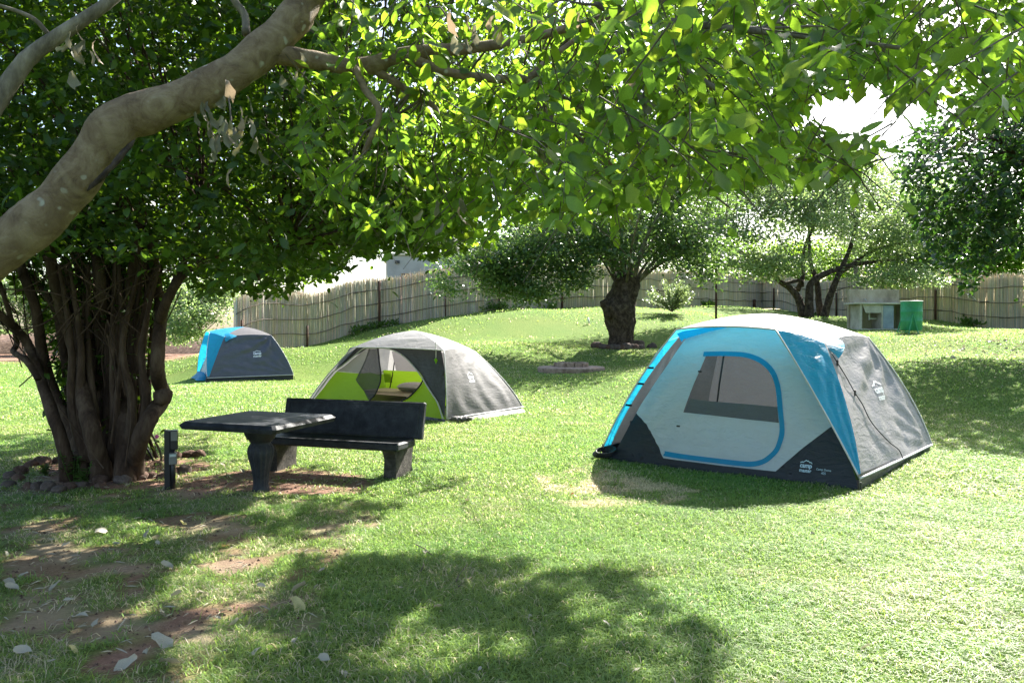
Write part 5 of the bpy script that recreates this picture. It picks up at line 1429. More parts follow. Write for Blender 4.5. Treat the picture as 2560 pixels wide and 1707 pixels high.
def bush_ok(P):
    px, py, f = in_frame(P)
    ok = (~f | inpoly(px, py, BUM)) & shade_ok(P)
    return ok & (f | ((px > -900) & (px < 1400) & (py < 660)))
def bush_centres(n, lo, hi):
    out = []; lo = np.array(lo); hi = np.array(hi)
    while sum(map(len, out)) < n:
        P = lo + rng.random((50000, 3)) * (hi - lo)
        e = ((P[:, 0] + 3.6) / 6.2) ** 2 + ((P[:, 1] - 9.6) / 4.2) ** 2 + ((P[:, 2] - 4.0) / 3.2) ** 2
        k = bush_ok(P) & (e < 1); out.append(P[k])
    return np.vstack(out)[:n]
CB = bush_centres(8200, (-9.5, 6.2, 1.9), (2.2, 13.5, 7.2))
C5 = shade_casters(900, 2.4, 5.5, BUM, None)
CB = np.vstack([CB, C5])
P, d, n, s, tw = twig_leaves(CB, 15, .6, .088, .35, .5, 2.5)
qx, qy, f = in_frame(P); k = (~f | inpoly(qx, qy, BUM) | (rng.random(len(P)) < .06)) & ~(f & (qy > 770)) & (shade_ok(P) | (rng.random(len(P)) < .05)); P, d, n, s = P[k], d[k], n[k], s[k]
crown(bt, P, d, n, s, M['leaf_bush'], SMALL, 300, .3)
mb = MB(); limb_net(CB[::40], bskel, .016, .005, mb, .08); o = mb.build('boughs', M['bark_dark'], bt, True); o['kind'] = 'stuff'
# suckers and foliage filling the inside of the clump
for i in range(34):
    x0 = 400 + 440 * rng.random(); dd_ = 7.9 + 1.1 * rng.random(); q = spline(np.array([at(*cB(x, y), dd_) for x, y in ((610 + (x0 - 610) * .6, 1350), (x0, 1050), (x0 + 30 * rng.normal(), 700), (x0 + (x0 - 610) * .35, 250))]), 6)
    MB().tube(q, np.linspace(.028 + .04 * rng.random(), .018, len(q)), 7, True, .1).build('stem', M['bark_dark'], bt, True)
nf = 9000
px = 20 + rng.random(nf) * 420; py = 560 + rng.random(nf) ** 1.35 * 480
w_ = np.interp(py, [560, 700, 850, 1040], [1, .95, .6, .38]); px = 275 + (px - 275) * w_
P = np.array([at(a, b, q) for a, b, q in zip(px, py, 8.4 + 1.5 * rng.random(nf))])
d = unit(np.column_stack([rng.normal(0, 1, nf), rng.normal(0, 1, nf), rng.normal(-.3, .6, nf)])); n = unit(rng.normal(0, .5, (nf, 3)) + np.array([0, 0, 1]))
crown(bt, P, d, n, .05 + .06 * rng.random(nf), M['leaf_bush'], SMALL, 0, .2, 'inner_leaves')
# leaf sprays among the stems
px = 110 + rng.random(420) * 290; py = 640 + rng.random(420) ** 1.6 * 480
P = np.array([at(a, b, 8 + .5 * rng.random()) for a, b in zip(px, py)])
d = unit(np.column_stack([rng.normal(0, 1, 420), rng.normal(0, 1, 420), rng.normal(-.3, .6, 420)])); n = unit(rng.normal(0, .4, (420, 3)) + np.array([0, 0, 1]))
crown(bt, P, d, n, .05 + .05 * rng.random(420), M['leaf_bush'], SMALL, 0, .2, 'stem_leaves')

# rocks round its foot
RL = 'rough brown rock bedded in the ring around the bush tree'
def ring_place(cx, cy, c0, c1, who):
    v = 'front' if cy > c1 + 12 else 'back' if cy < c1 - 25 else 'side'
    h = 'far left' if cx < c0 - 150 else 'left' if cx < c0 - 60 else 'middle' if cx < c0 + 40 else 'right' if cx < c0 + 140 else 'far right'
    return h + ' ' + v + ' of ' + who
def rock(cx, cy, wpx, mat, label, flat=.7, group='rocks ringing the foot of the bush tree', dd=None, name='rock'):
    if label == RL: label = ('greyish ' if mat is M['rock_grey'] else 'brown ') + ('broad' if wpx > 38 else 'medium' if wpx > 32 else 'small') + ' rock at the ' + ring_place(cx, cy, 240, 1175, 'the bush tree ring')
    c = G(cx, cy) if dd is None else at(cx, cy, dd); r = wpx / 1961 * c[1] / 2
    if dd is not None: c[2] = gz(c[0], c[1])
    nu_, nv_ = 11, 8; V = []; sd = rng.random(3) * 50
    ax = np.array([1, .75 + .5 * rng.random(), flat * (.8 + .4 * rng.random())])
    for j in range(nv_):
        ph = math.pi * j / (nv_ - 1)
        for i in range(nu_):
            th = 2 * math.pi * i / nu_; p = np.array([math.sin(ph) * math.cos(th), math.sin(ph) * math.sin(th), math.cos(ph)])
            k = 1 + .45 * (float(fbm(np.array([p[0] * 1.6 + sd[0] + p[2]]), np.array([p[1] * 1.6 + sd[1] - p[2] * .7]), 3)[0]) - .5) * 2 * .8
            V.append(c + p * ax * r * k + np.array([0, 0, r * flat * .45]))
    F = [(j * nu_ + i, j * nu_ + (i + 1) % nu_, (j + 1) * nu_ + (i + 1) % nu_, (j + 1) * nu_ + i) for j in range(nv_ - 1) for i in range(nu_)]
    return solo(name, V, [f[::-1] for f in F], mat, label, 'rock', group, c, True)
c6 = lambda x, y: (x * .2381, 900 + y * .2381)
RL = 'rough brown rock bedded in the ring around the bush tree'
for (x, y, w, l, m_) in [(440, 1100, 46, 'largest dark rock at the back left of the bush tree ring', 0), (320, 1125, 34, RL, 0), (215, 1195, 36, RL, 0), (110, 1240, 34, RL, 1), (200, 1265, 30, RL, 0), (90, 1330, 34, RL, 1),
                         (300, 1350, 28, 'reddish rock at the front left of the bush tree ring', 0), (385, 1355, 30, RL, 1), (500, 1370, 40, RL, 1), (620, 1385, 36, RL, 1), (730, 1350, 30, RL, 0), (860, 1330, 30, RL, 1),
                         (1065, 1280, 40, 'round upright rock at the front right of the bush tree trunk', 0), (1050, 1345, 30, RL, 0), (1290, 1290, 46, 'long low grey rock between the bush tree and the power post', 1), (1450, 1250, 44, RL, 0), (1590, 1235, 30, RL, 0), (1700, 1245, 30, RL, 0),
                         (620, 1080, 28, RL, 0), (1560, 1040, 26, RL, 0), (1990, 1010, 34, RL, 0), (2090, 1020, 36, RL, 0), (1850, 1030, 30, RL, 0), (1660, 1110, 22, RL, 0), (1940, 1180, 34, RL, 1)]:
    rock(*c6(x, y), w, M['rock'] if m_ == 0 else M['rock_grey'], l)
# little plants in the ring
def weed(cx, cy, h, nst, label, mat=M['weed'], leaf=.05, name='leafy_plant', cat='plant'):
    c = G(cx, cy); w = thing(name, c, label, cat)
    mb = MB(); PP = []; DD = []; NN = []
    for i in range(nst):
        a = rng.random() * 6.28; q = np.array([math.cos(a), math.sin(a), 0]) * .45 * h * rng.random(); hh = h * (.6 + .5 * rng.random())
        tipp = c + q + up * hh; mb.tube(spline([c + q * .2, c + q * .7 + up * hh * .55, tipp], 4), .004, 4, False)
        for k in range(9):
            f = .25 + .75 * rng.random(); p = c + q * (.2 + .8 * f) + up * hh * f
            b_ = rng.random() * 6.28; PP.append(p); DD.append([math.cos(b_), math.sin(b_), -.1 + .6 * rng.random()]); NN.append([rng.normal(0, .3), rng.normal(0, .3), 1])
    mb.build('stems', mat, w, True)
    V, F, T = leaf_mesh_arrays(np.array(PP), unit(np.array(DD)), unit(np.array(NN)), leaf * (.7 + .7 * rng.random(len(PP))), np.ones((len(PP), 3)), BROAD)
    o = mesh('foliage', V, F, mat, w, True); o['kind'] = 'stuff'; return w, c
weed(183, 1205, .30, 9, 'bright green leafy weed at the front of the bush tree trunk', leaf=.06)
weed(112, 1190, .12, 7, 'small round green weed among the rocks at far left', leaf=.05)
weed(205, 1215, .22, 6, 'drooping green weed right beside the bright leafy weed', leaf=.055)
w, c = weed(380, 1150, .24, 5, 'small plant with two pink flowers beside the bush tree', leaf=.035, name='flowering_plant')
for (x, y) in ((392, 1091), (363, 1098)):
    p = at(x, y, c[1] - .05); mb = MB()
    for k in range(5):
        a = k * 1.257; q = np.array([math.cos(a), 0, math.sin(a)]); t_ = np.array([-q[2], 0, q[0]])
        mb.add([p, p + q * .02 + t_ * .013 + np.array([0, -.008, 0]), p + q * .028, p + q * .02 - t_ * .013 + np.array([0, -.008, 0])], [(0, 1, 2, 3)])
    mb.build('flower', M['pink'], w, True); MB().tube([p, c + up * .03], .003, 4).build('flower_stalk', M['weed'], w)
for pts, r_, m_, lab in (([(370, 1070), (392, 1110), (402, 1135), (403, 1150)], .012, M['twig'], 'crooked grey stick leaning on the bush tree behind the power post'), ([(352, 1100), (370, 1125), (384, 1152)], .012, M['black_metal'], 'straight black stick leaning at the bush tree foot'), ([(362, 1075), (380, 1115), (392, 1145)], .02, M['bark_dark'], 'thick brown stick leaning on the bush tree')):
    q = spline(np.array([at(a, b, 8.55 + .0 * a) for a, b in pts]), 5); mb = MB().tube(q, r_, 6)
    solo('stick', mb.V, mb.F, m_, lab, 'stick', None, q[-1], True)

# ------------------------------------------------------------------ background trees
def blob_leaves(blobs, size, sig, thin=.53):
    PP = []
    for (c, rr, nclus, per) in blobs:
        c = np.array(c, float); rr = np.array(rr, float)
        u = unit(rng.normal(0, 1, (nclus, 3))) * (rng.random((nclus, 1)) ** .45); C = c + u * rr
        P = np.repeat(C, per, 0) + rng.normal(0, sig, (nclus * per, 3)) * np.array([1, 1, .55]); PP.append(P)
    P = np.vstack(PP); cl = fbm(P[:, 0] * 1.0 + P[:, 1] * .5 + 40, P[:, 2] * 1.5 - P[:, 1] * .4 + 20, 3); P = P[cl + .22 * rng.random(len(P)) > thin]; n = len(P)
    d = unit(np.column_stack([rng.normal(0, 1, n), rng.normal(0, 1, n), rng.normal(-.25, .5, n)])); nn = unit(np.column_stack([rng.normal(0, .6, n), rng.normal(0, .6, n), np.ones(n)]))
    return P, d, nn, size * (.65 + .7 * rng.random(n))
def keep_px(P, f):
    px, py, fr = in_frame(P); return ~fr | f(px, py)

# stumpy pollarded tree
sb_ = at(1553, 868, 25.0); sb_[2] = gz(sb_[0], sb_[1])
st = thing('pollard_tree', sb_, 'stumpy tree with a thick rough trunk and spreading crown in mid lawn', 'tree')
k_ = 25 / 1961
prof = [(-.05, .40, 0), (.15, .37, .0), (.5, .40, .0), (.9, .48, -.02), (1.25, .55, -.08), (1.55, .50, -.02), (1.9, .42, .12), (2.15, .40, .16), (2.3, .30, .18)]
V = []; nn_ = 36
pr2 = spline(np.array(prof), 5)
for z, r, ox in pr2:
    for j in range(nn_):
        a = 2 * math.pi * j / nn_; w = 1 + .30 * (float(fbm(np.array([math.cos(a) * 2.5 + z * 2]), np.array([math.sin(a) * 2.5 + z * 1.2 + 5]), 4)[0]) - .5) * 2 + .06 * math.sin(a * 7 + z * 3)
        V.append(sb_ + np.array([ox + r * w * math.cos(a), r * w * math.sin(a), z]))
F = [(i * nn_ + j, i * nn_ + (j + 1) % nn_, (i + 1) * nn_ + (j + 1) % nn_, (i + 1) * nn_ + j) for i in range(len(pr2) - 1) for j in range(nn_)] + [tuple(range((len(pr2) - 1) * nn_, len(pr2) * nn_))]
mesh('trunk', V, F, M['bark_rough'], st, True)
MB().tube(spline([sb_ + np.array([-.35, -.2, 1.0]), sb_ + np.array([-.52, -.3, 1.3]), sb_ + np.array([-.62, -.3, 1.5])], 4), [.2, .2, .19, .17, .17, .16, .15, .14, .10], 9, True, .12).build('stump_limb', M['bark_rough'], st, True)
c_ = lambda px_, py_, d_: at(px_, py_, d_)
sk_ = []
mb = MB()
for i in range(26):
    a = rng.random() * 6.28; sp_ = .8 + 2.6 * rng.random(); top = sb_ + np.array([.12, 0, 2.1]) + np.array([math.cos(a) * sp_, math.sin(a) * sp_, 1.0 + 1.9 * rng.random() * (1.3 - sp_ / 4)])
    a0 = sb_ + np.array([.12 + .25 * math.cos(a), .25 * math.sin(a), 1.95]); m1 = a0 + (top - a0) * .35 + np.array([0, 0, .35])
    q = spline([a0, m1, a0 + (top - a0) * .7 + np.array([0, 0, .25]), top], 4); r0 = .035 + .05 * rng.random()
    MB().tube(q, np.linspace(r0, .012, len(q)), 6, True).build('branch', M['bark_grey'], st, True); sk_ += [tuple(p) for p in q[5:]]
blobs = [(c_(1340, 610, 25), (2.4, 2.2, .9), 420, 30), (c_(1180, 660, 24.5), (1.2, 1.6, .65), 170, 30), (c_(1250, 700, 24.6), (.9, 1.2, .55), 100, 28), (c_(1560, 560, 25), (2.2, 2.2, 1.0), 330, 30), (c_(1720, 620, 25), (1.5, 1.8, .8), 200, 30), (c_(1430, 690, 24.4), (.8, .8, .5), 60, 26), (c_(1700, 480, 25.5), (2.0, 2.0, 1.0), 220, 30), (c_(1450, 470, 25), (2.4, 2.2, 1.0), 260, 30), (c_(1800, 680, 25.2), (.8, 1.0, .4), 70, 26), (c_(1530, 630, 24), (1.3, .8, .5), 110, 26), (c_(1150, 705, 24.4), (.9, 1.0, .5), 90, 26), (c_(1330, 725, 24.2), (.8, .9, .35), 60, 26)]
P, d, n, s = blob_leaves(blobs, .125, .25, .47)
k = keep_px(P, lambda x, y: (y < 770) & ~((x > 1480) & (x < 1610) & (y > 700))); P, d, n, s = P[k], d[k], n[k], s[k]
crown(st, P, d, n, s, M['leaf_mid'], SMALL, 0, .2)
mb = MB(); limb_net(P[::400], sk_, .012, .004, mb, .03); o = mb.build('twigs', M['bark_grey'], st, True); o['kind'] = 'stuff'
for i in range(22):
    a = math.pi * (1.0 + i / 21.0) if i < 14 else rng.random() * 6.28
    c = sb_ + np.array([math.cos(a) * .95 + .15, math.sin(a) * .8, 0]); px_, py_, _ = project(c)
    rock(float(px_[0]), float(py_[0]), 20 + 8 * rng.random(), M['rock_grey' if i % 3 else 'rock'], 'small stone in the low ring around the stumpy tree', .7, 'stones ringing the stumpy tree', c[1], 'ring_stone')

# pale spiky shrub by the fence
pb_ = at(1680, 786, 33); pb_[2] = gz(pb_[0], pb_[1])
ps = thing('pale_shrub', pb_, 'pale fan-shaped shrub in front of the fence right of the stumpy tree', 'shrub')
mb = MB(); PP = []; DD = []
for i in range(30):
    a = rng.random() * 6.28; el = .35 + .9 * rng.random(); dv = np.array([math.cos(a) * math.cos(el), math.sin(a) * math.cos(el), math.sin(el)]); ln = .9 + .45 * rng.random()
    q = spline([pb_ + up * .1, pb_ + dv * ln * .5 + up * .15, pb_ + dv * ln * 1.05 + up * .12], 5); mb.tube(q, np.linspace(.018, .005, len(q)), 4, False)
    for p in q[3:]:
        for _ in range(16): PP.append(p + rng.normal(0, .05, 3)); DD.append(dv + rng.normal(0, .5, 3))
mb.build('stems', M['twig'], ps, True); PP = np.array(PP); DD = unit(np.array(DD))
crown(ps, PP, DD, unit(rng.normal(0, .5, PP.shape) + np.array([0, 0, 1.])), .07 + .05 * rng.random(len(PP)), mat_leaf('pale_shrub_leaf', (.20, .24, .12), (.32, .40, .14), .35, .4, .5), SMALL, 0, .2, 'foliage')

# forked tree behind the large tent
c7 = lambda x, y: (1800 + x * .3231, 400 + y * .3231)
fb = at(2018, 792, 31); fb[2] = gz(fb[0], fb[1])
ft = thing('forked_tree', fb, 'grey-green tree with several leaning trunks behind the large tent', 'tree')
fsk = []
for pts, w0, w1, dd in (([(640, 1215), (610, 1080), (550, 1000), (450, 925), (330, 800), (200, 730), (60, 700)], 22, 6, 31), ([(690, 1225), (690, 1050), (720, 935), (900, 845), (1100, 800), (1320, 775)], 24, 6, 30.8), ([(790, 1235), (765, 1100), (750, 950), (700, 780), (690, 600)], 20, 7, 31.3), ([(800, 1235), (850, 1060), (925, 870), (1000, 700), (1060, 480)], 22, 7, 30.9), ([(600, 1010), (640, 900), (650, 700), (740, 480)], 14, 6, 31.5), ([(500, 960), (620, 930), (640, 980)], 10, 8, 31.2), ([(900, 900), (1150, 720), (1400, 640)], 10, 5, 31.2)):
    q = spline(np.array([[*at(*c7(x, y), dd + .1 * i), (w0 + (w1 - w0) * i / (len(pts) - 1)) / 1961 * dd * .5] for i, (x, y) in enumerate(pts)]), 5)
    MB().tube(q[:, :3], q[:, 3], 8, True, .08).build('trunk', M['bark_rough'], ft, True); fsk += [tuple(p) for p in q[4::2, :3]]
blobs = [(at(2000, 560, 31), (2.8, 2.6, 1.7), 630, 29), (at(1780, 590, 30.5), (1.8, 2.0, 1.1), 270, 29), (at(2200, 580, 31), (2.0, 2.2, 1.2), 330, 29), (at(2080, 470, 32), (2.4, 2.2, 1.2), 360, 29), (at(1900, 480, 32), (2.2, 2.2, 1.2), 330, 29), (at(2250, 690, 30), (1.9, 1.4, .38), 180, 25), (at(1900, 660, 30.5), (2.0, 1.8, .6), 210, 27), (at(2330, 520, 31), (1.8, 1.8, 1.4), 240, 27), (at(1850, 420, 33), (2.2, 2, 1.1), 200, 27), (at(2080, 400, 33), (2.2, 2, 1.0), 180, 27), (at(1690, 460, 32.5), (1.8, 2, 1.1), 170, 27)]
P, d, n, s = blob_leaves(blobs, .125, .29)
k = keep_px(P, lambda x, y: (y < 735) & ~((x > 1960) & (x < 2120) & (y > 690)) & ~((x > 2130) & (y > 722))); P, d, n, s = P[k], d[k], n[k], s[k]
crown(ft, P, d, n, s, M['leaf_grey'], SMALL, 0, .3)
mb = MB(); limb_net(P[::420], fsk, .016, .005, mb, .03); o = mb.build('twigs', M['bark_rough'], ft, True); o['kind'] = 'stuff'

# dark tree at the right edge
rb_ = np.array([13.5, 17.5, gz(13.5, 17.5)])
rt = thing('dark_tree', rb_, 'dense dark glossy-leaved tree hanging in from the right edge', 'tree')
RTM = [(2360, 235), (2310, 290), (2250, 330), (2225, 420), (2260, 500), (2290, 570), (2330, 640), (2385, 700), (2405, 748), (2440, 735), (2470, 680), (2500, 640), (2590, 610), (2900, 600), (2900, -60), (2560, 130), (2450, 200)]
q = spline([rb_ - up * .1, rb_ + np.array([-.3, 0, 1.5]), rb_ + np.array([-.8, -.2, 3.0]), rb_ + np.array([-1.2, -.3, 4.6])], 6)
MB().tube(q, np.linspace(.3, .12, len(q)), 12, True, .05).build('trunk', M['bark_dark'], rt, True)
out = []
while sum(map(len, out)) < 2000:
    P = np.array([8.2, 13.8, 2.2]) + rng.random((40000, 3)) * np.array([9, 7, 5.5])
    e = ((P[:, 0] - 12.6) / 4.6) ** 2 + ((P[:, 1] - 17.2) / 3.6) ** 2 + ((P[:, 2] - 4.6) / 2.9) ** 2
    px, py, f = in_frame(P); k = (e < 1) & (e > .12) & (~f | inpoly(px, py, RTM))
    g = P + SDIR * ((P[:, 2] - .6) / -SDIR[2])[:, None]; gx, gy, gc = project(g)
    k &= ~((gx < 2570) & (gy > 1135)) & ~((gx < 2330) & (gy > 990))
    out.append(P[k])
CRT = np.vstack(out)[:2000]
P, d, n, s, tw = twig_leaves(CRT, 16, .7, .135, .3, .5, 3.0)
qx, qy, f = in_frame(P); k = ~f | inpoly(qx, qy, RTM) | (rng.random(len(P)) < .1); P, d, n, s = P[k], d[k], n[k], s[k]
crown(rt, P, d, n, s, M['leaf_dark'], SMALL, 300, .2)
mb = MB(); limb_net(CRT[::24], [tuple(p) for p in q[8:]] if False else [tuple(p) for p in spline([rb_ + np.array([-.3, 0, 2.0]), rb_ + np.array([-1.4, 0, 3.6]), rb_ + np.array([-2.6, -.4, 4.4])], 6)], .03, .008, mb, .06); o = mb.build('boughs', M['bark_dark'], rt, True); o['kind'] = 'stuff'

# trees and scrub beyond
def far_tree(px, py, d, blobs, label, mat, size, sig, hgt, name='far_tree', kf=None, trunk_r=.16, group=None, cat='tree'):
    b = at(px, py, d); b[2] = gz(b[0], b[1]); t = thing(name, b, label, cat, group)
    q = spline([b - up * .1, b + np.array([.1, 0, hgt * .4]), b + np.array([-.1, .1, hgt * .75])], 5); MB().tube(q, np.linspace(trunk_r, trunk_r * .4, len(q)), 8, True).build('trunk', M['bark_grey'], t, True)
    P, dd, n, s = blob_leaves(blobs, size, sig)
    if kf is not None:
        k = keep_px(P, kf); P, dd, n, s = P[k], dd[k], n[k], s[k]
    crown(t, P, dd, n, s, mat, SMALL, 0, .3); mb = MB(); limb_net(P[::500], [tuple(p) for p in q[4:]], .02, .006, mb, .05); o = mb.build('branches', M['bark_grey'], t, True); o['kind'] = 'stuff'
far_tree(505, 880, 31, [(at(505, 790, 31), (1.3, 1.5, .85), 192, 29), (at(470, 730, 31.5), (1.0, 1.2, .8), 120, 29), (at(560, 735, 32), (.9, 1.2, .7), 108, 29), (at(450, 830, 31), (.7, 1.0, .5), 60, 27)], 'pale green shrub behind the distant blue tent beside the fence end', M['leaf_grey'], .11, .2, 1.6, 'scrub', lambda x, y: (y < 868), .05, None, 'shrub')
far_tree(400, 872, 38, [(at(410, 800, 38), (1.8, 1.6, 1.3), 216, 27), (at(330, 760, 40), (2.6, 1.6, 1.6), 264, 27)], 'dull green scrub seen between the bush tree stems and the distant tent', M['leaf_grey'], .15, .3, 2.0, 'scrub', lambda x, y: y < 862, .06, None, 'shrub')
far_tree(60, 840, 46, [(at(60, 760, 46), (3.5, 2, 1.9), 288, 27), (at(170, 740, 47), (3.0, 2, 2.2), 264, 27), (at(-60, 740, 45), (3.0, 2, 2.2), 216, 27), (at(260, 720, 48), (3, 2, 2.4), 240, 27)], 'mid green scrub on the bank at the far left', M['leaf_grey'], .19, .35, 3.0, 'scrub', lambda x, y: y < 835, .08, None, 'shrub')
far_tree(760, 640, 50, [(at(760, 640, 50), (3.0, 2, 1.6), 144, 27), (at(640, 600, 50), (3, 2, 3), 264, 27)], 'leafy tree beyond the left half of the fence', M['leaf_near'], .28, .4, 3.0, 'far_tree', lambda x, y: (x < 830) | (y < 560))
far_tree(1560, 640, 54, [(at(1500, 560, 54), (4.5, 2.5, 2.4), 288, 27), (at(1680, 520, 54), (4.5, 2.5, 2.8), 288, 27), (at(1350, 600, 54), (3, 2, 2.0), 168, 27)], 'pale tree beyond the fence behind the stumpy tree', M['leaf_grey'], .3, .5, 5.0)
far_tree(2250, 640, 46, [(at(2250, 540, 46), (4.2, 2.5, 2.8), 288, 27), (at(2400, 600, 44), (4.2, 2.5, 2.6), 288, 27), (at(2050, 500, 48), (4, 2.5, 2.6), 264, 27)], 'pale tree beyond the fence behind the sink', M['leaf_grey'], .28, .5, 5.0, 'far_tree', lambda x, y: y < 690)
far_tree(2000, 650, 55, [(at(1830, 650, 55), (4.0, 2, 1.9), 300, 28), (at(1990, 660, 54), (3.5, 2, 1.7), 300, 28), (at(2140, 650, 50), (3.6, 2, 1.8), 300, 28), (at(2330, 650, 46), (3.6, 2, 1.8), 300, 28), (at(2500, 640, 42), (3.6, 2, 1.8), 300, 28)], 'bright green thicket just over the top of the right hand fence', M['leaf_near'], .24, .4, 2.0, 'thicket', None, .1, None, 'thicket')
far_tree(1320, 660, 52, [(at(1300, 640, 52), (4.0, 2, 1.6), 240, 28), (at(1480, 640, 53), (4.0, 2, 1.7), 240, 28), (at(1650, 640, 55), (4.0, 2, 1.8), 240, 28)], 'green thicket over the fence behind the stumpy tree', M['leaf_grey'], .24, .4, 2.0, 'thicket', lambda x, y: x > 1160, .1, None, 'thicket')
# wispy thorn tree against the sky
wb = at(2150, 640, 40); wb[2] = gz(wb[0], wb[1]); wt = thing('thorn_tree', wb, 'wispy thorn tree with feathery twigs against the bright sky', 'tree')
mb = MB(); PP = []
root = at(2130, 560, 40); MB().tube(spline([wb - up * .1, (wb + root) / 2, root], 4), np.linspace(.16, .08, 9), 8).build('trunk', M['bark_grey'], wt, True)
for i in range(70):
    a = at(2050 + rng.random() * 180, 400 + rng.random() * 90, 39 + 3 * rng.random()); dv = np.array([.55 + .5 * rng.random(), rng.normal(0, .5), .9 * rng.random() + .15]) * (.5 + 1.0 * rng.random())
    q = spline([root + (a - root) * .5, a, a + dv * .6, a + dv * 1.3 + np.array([0, 0, -.1])], 4); mb.tube(q, np.linspace(.02, .004, len(q)), 3, False)
    for p in q[4:]:
        for _ in range(10): PP.append(p + rng.normal(0, .09, 3))
mb.build('branches', M['bark_grey'], wt, True); PP = np.array(PP)
crown(wt, PP, unit(rng.normal(0, 1, PP.shape)), unit(rng.normal(0, .4, PP.shape) + np.array([0, 0, 1.])), .05 + .04 * rng.random(len(PP)), M['leaf_grey'], SMALL, 0, .2)
# dark earth bank at far left
V = []; F = []; nx_, ny_ = 40, 8
for j in range(ny_):
    for i in range(nx_):
        x = -38 + 26 * i / (nx_ - 1); y = 47 + 7 * j / (ny_ - 1); h = 1.25 * math.sin(math.pi * j / (ny_ - 1)) ** .6 * (.7 + .6 * float(fbm(np.array([x * .6]), np.array([y * .6]), 3)[0])) * min(1, i / 4, (nx_ - 1 - i) / 4)
        V.append((x, y, gz(x, y) - .1 + h))
o = mesh('earth_bank', V, grid_faces(ny_, nx_), M['rock'], None, True); tag(o, kind='structure')

# weeds along the fence foot
PP = []
for nodes, n_ in ((nodesL, 2600), (nodesR, 1800)):
    Q = np.array([at(a, 800, dd)[:2] for a, dd in nodes]); Q = spline(np.column_stack([Q, np.zeros(len(Q))]), 10)[:, :2]; Ls = np.r_[0, np.cumsum(np.linalg.norm(np.diff(Q, axis=0), axis=1))]
    l = rng.random(n_) * Ls[-1]; k = fbm(l * .7, l * 0 + 3, 3) + .25 * rng.random(n_) > .82; l = l[k]
    xy = np.column_stack([np.interp(l, Ls, Q[:, 0]), np.interp(l, Ls, Q[:, 1])]); xy = xy - unit(xy) * (.15 + .5 * rng.random((len(l), 1)) ** 2)
    PP.append(np.column_stack([xy, gzs(xy[:, 0], xy[:, 1])]))
PP = np.vstack(PP); PP = np.repeat(PP, 8, 0) + rng.normal(0, .06, (len(PP) * 8, 3)); PP[:, 2] += .10 * rng.random(len(PP)) + .05
V, F, T = leaf_mesh_arrays(PP, unit(np.column_stack([rng.normal(0, 1, len(PP)), rng.normal(0, 1, len(PP)), .4 + rng.random(len(PP))])), unit(rng.normal(0, 1, PP.shape)), .09 + .09 * rng.random(len(PP)), np.ones((len(PP), 3)), SMALL)
o = mesh('fence_weeds', V, F, M['weed'], None, True); tag(o, 'scrubby green weeds growing along the foot of the reed fences', 'weeds', None, 'stuff')

# ------------------------------------------------------------------ fallen leaves
FLM = {}
for mk in ('leaf_fallen', 'leaf_fallen_yellow', 'leaf_red'):
    FLM[mk] = []
    for i in range(5):
        tv, tf = broad_template([-.35, .4, -.2, .55, .15][i], [.14, .05, .2, .10, .16][i], [.3, -.2, .5, .1, -.4][i], .8 * (i % 2))
        tv = tv * np.array([[1.25, .95, 1.1, .8, 1.0][i], 1, 1]); tv[:, 0] += .06 * np.sin(tv[:, 1] * 5 + i); tv[:, 2] += .05 * np.sin(tv[:, 1] * 8 + 2 * i + tv[:, 0] * 9)
        me = bpy.data.meshes.new('fallen_leaf'); me.from_pydata((tv - np.array([0, .5, 0])).tolist(), [], [tuple(map(int, f)) for f in tf]); me.polygons.foreach_set('use_smooth', np.ones(len(me.polygons), bool)); me.materials.append(M[mk]); FLM[mk].append(me)
USED = {}
def where(px, py):
    v = 'at the bottom edge' if py > 1620 else 'low in the foreground' if py > 1520 else 'in the near shade' if py > 1420 else 'in the middle of the shade' if py > 1340 else 'towards the table' if py > 1240 else 'close to the rock ring and table'
    h = 'by the left edge' if px < 110 else 'under the bush tree' if px < 290 else 'below the power post' if px < 470 else 'below the table' if px < 640 else 'below the bench' if px < 860 else 'in mid lawn' if px < 1500 else 'below the large tent' if px < 2050 else 'at far right'
    return v + ' ' + h
def fallen(px, py, wpx, label, mk='leaf_fallen', group='dry leaves fallen on the lawn', k=None):
    g = G(px, py); sz = wpx / 1961 * g[1]
    o = bpy.data.objects.new('fallen_leaf', FLM[mk][rng.integers(0, 5) if k is None else k]); COL.objects.link(o)
    o.location = (g[0], g[1], g[2] + .022 + .12 * sz); o.rotation_euler = (rng.normal(0, .25), rng.normal(0, .3), rng.random() * 6.28 if k is None else (1.2 + .5 * rng.random())); o.scale = (sz, sz, sz)
    if label in (GEN, SUNL):
        label = ('tiny' if wpx < 15 else 'small' if wpx < 23 else 'middling' if wpx < 31 else 'broad' if wpx < 36 else 'long') + (' yellowish' if mk == 'leaf_fallen_yellow' else ' bleached' if label == SUNL else ' pale') + ' leaf ' + where(px, py)
    tag(o, label, 'leaf', group)
cF = lambda x, y: (x * .38265, 1150 + y * .38265)
SUNL = 'small bleached leaf fleck on the sunlit lawn'
GEN = 'pale dry leaf lying in the shaded grass under the trees'
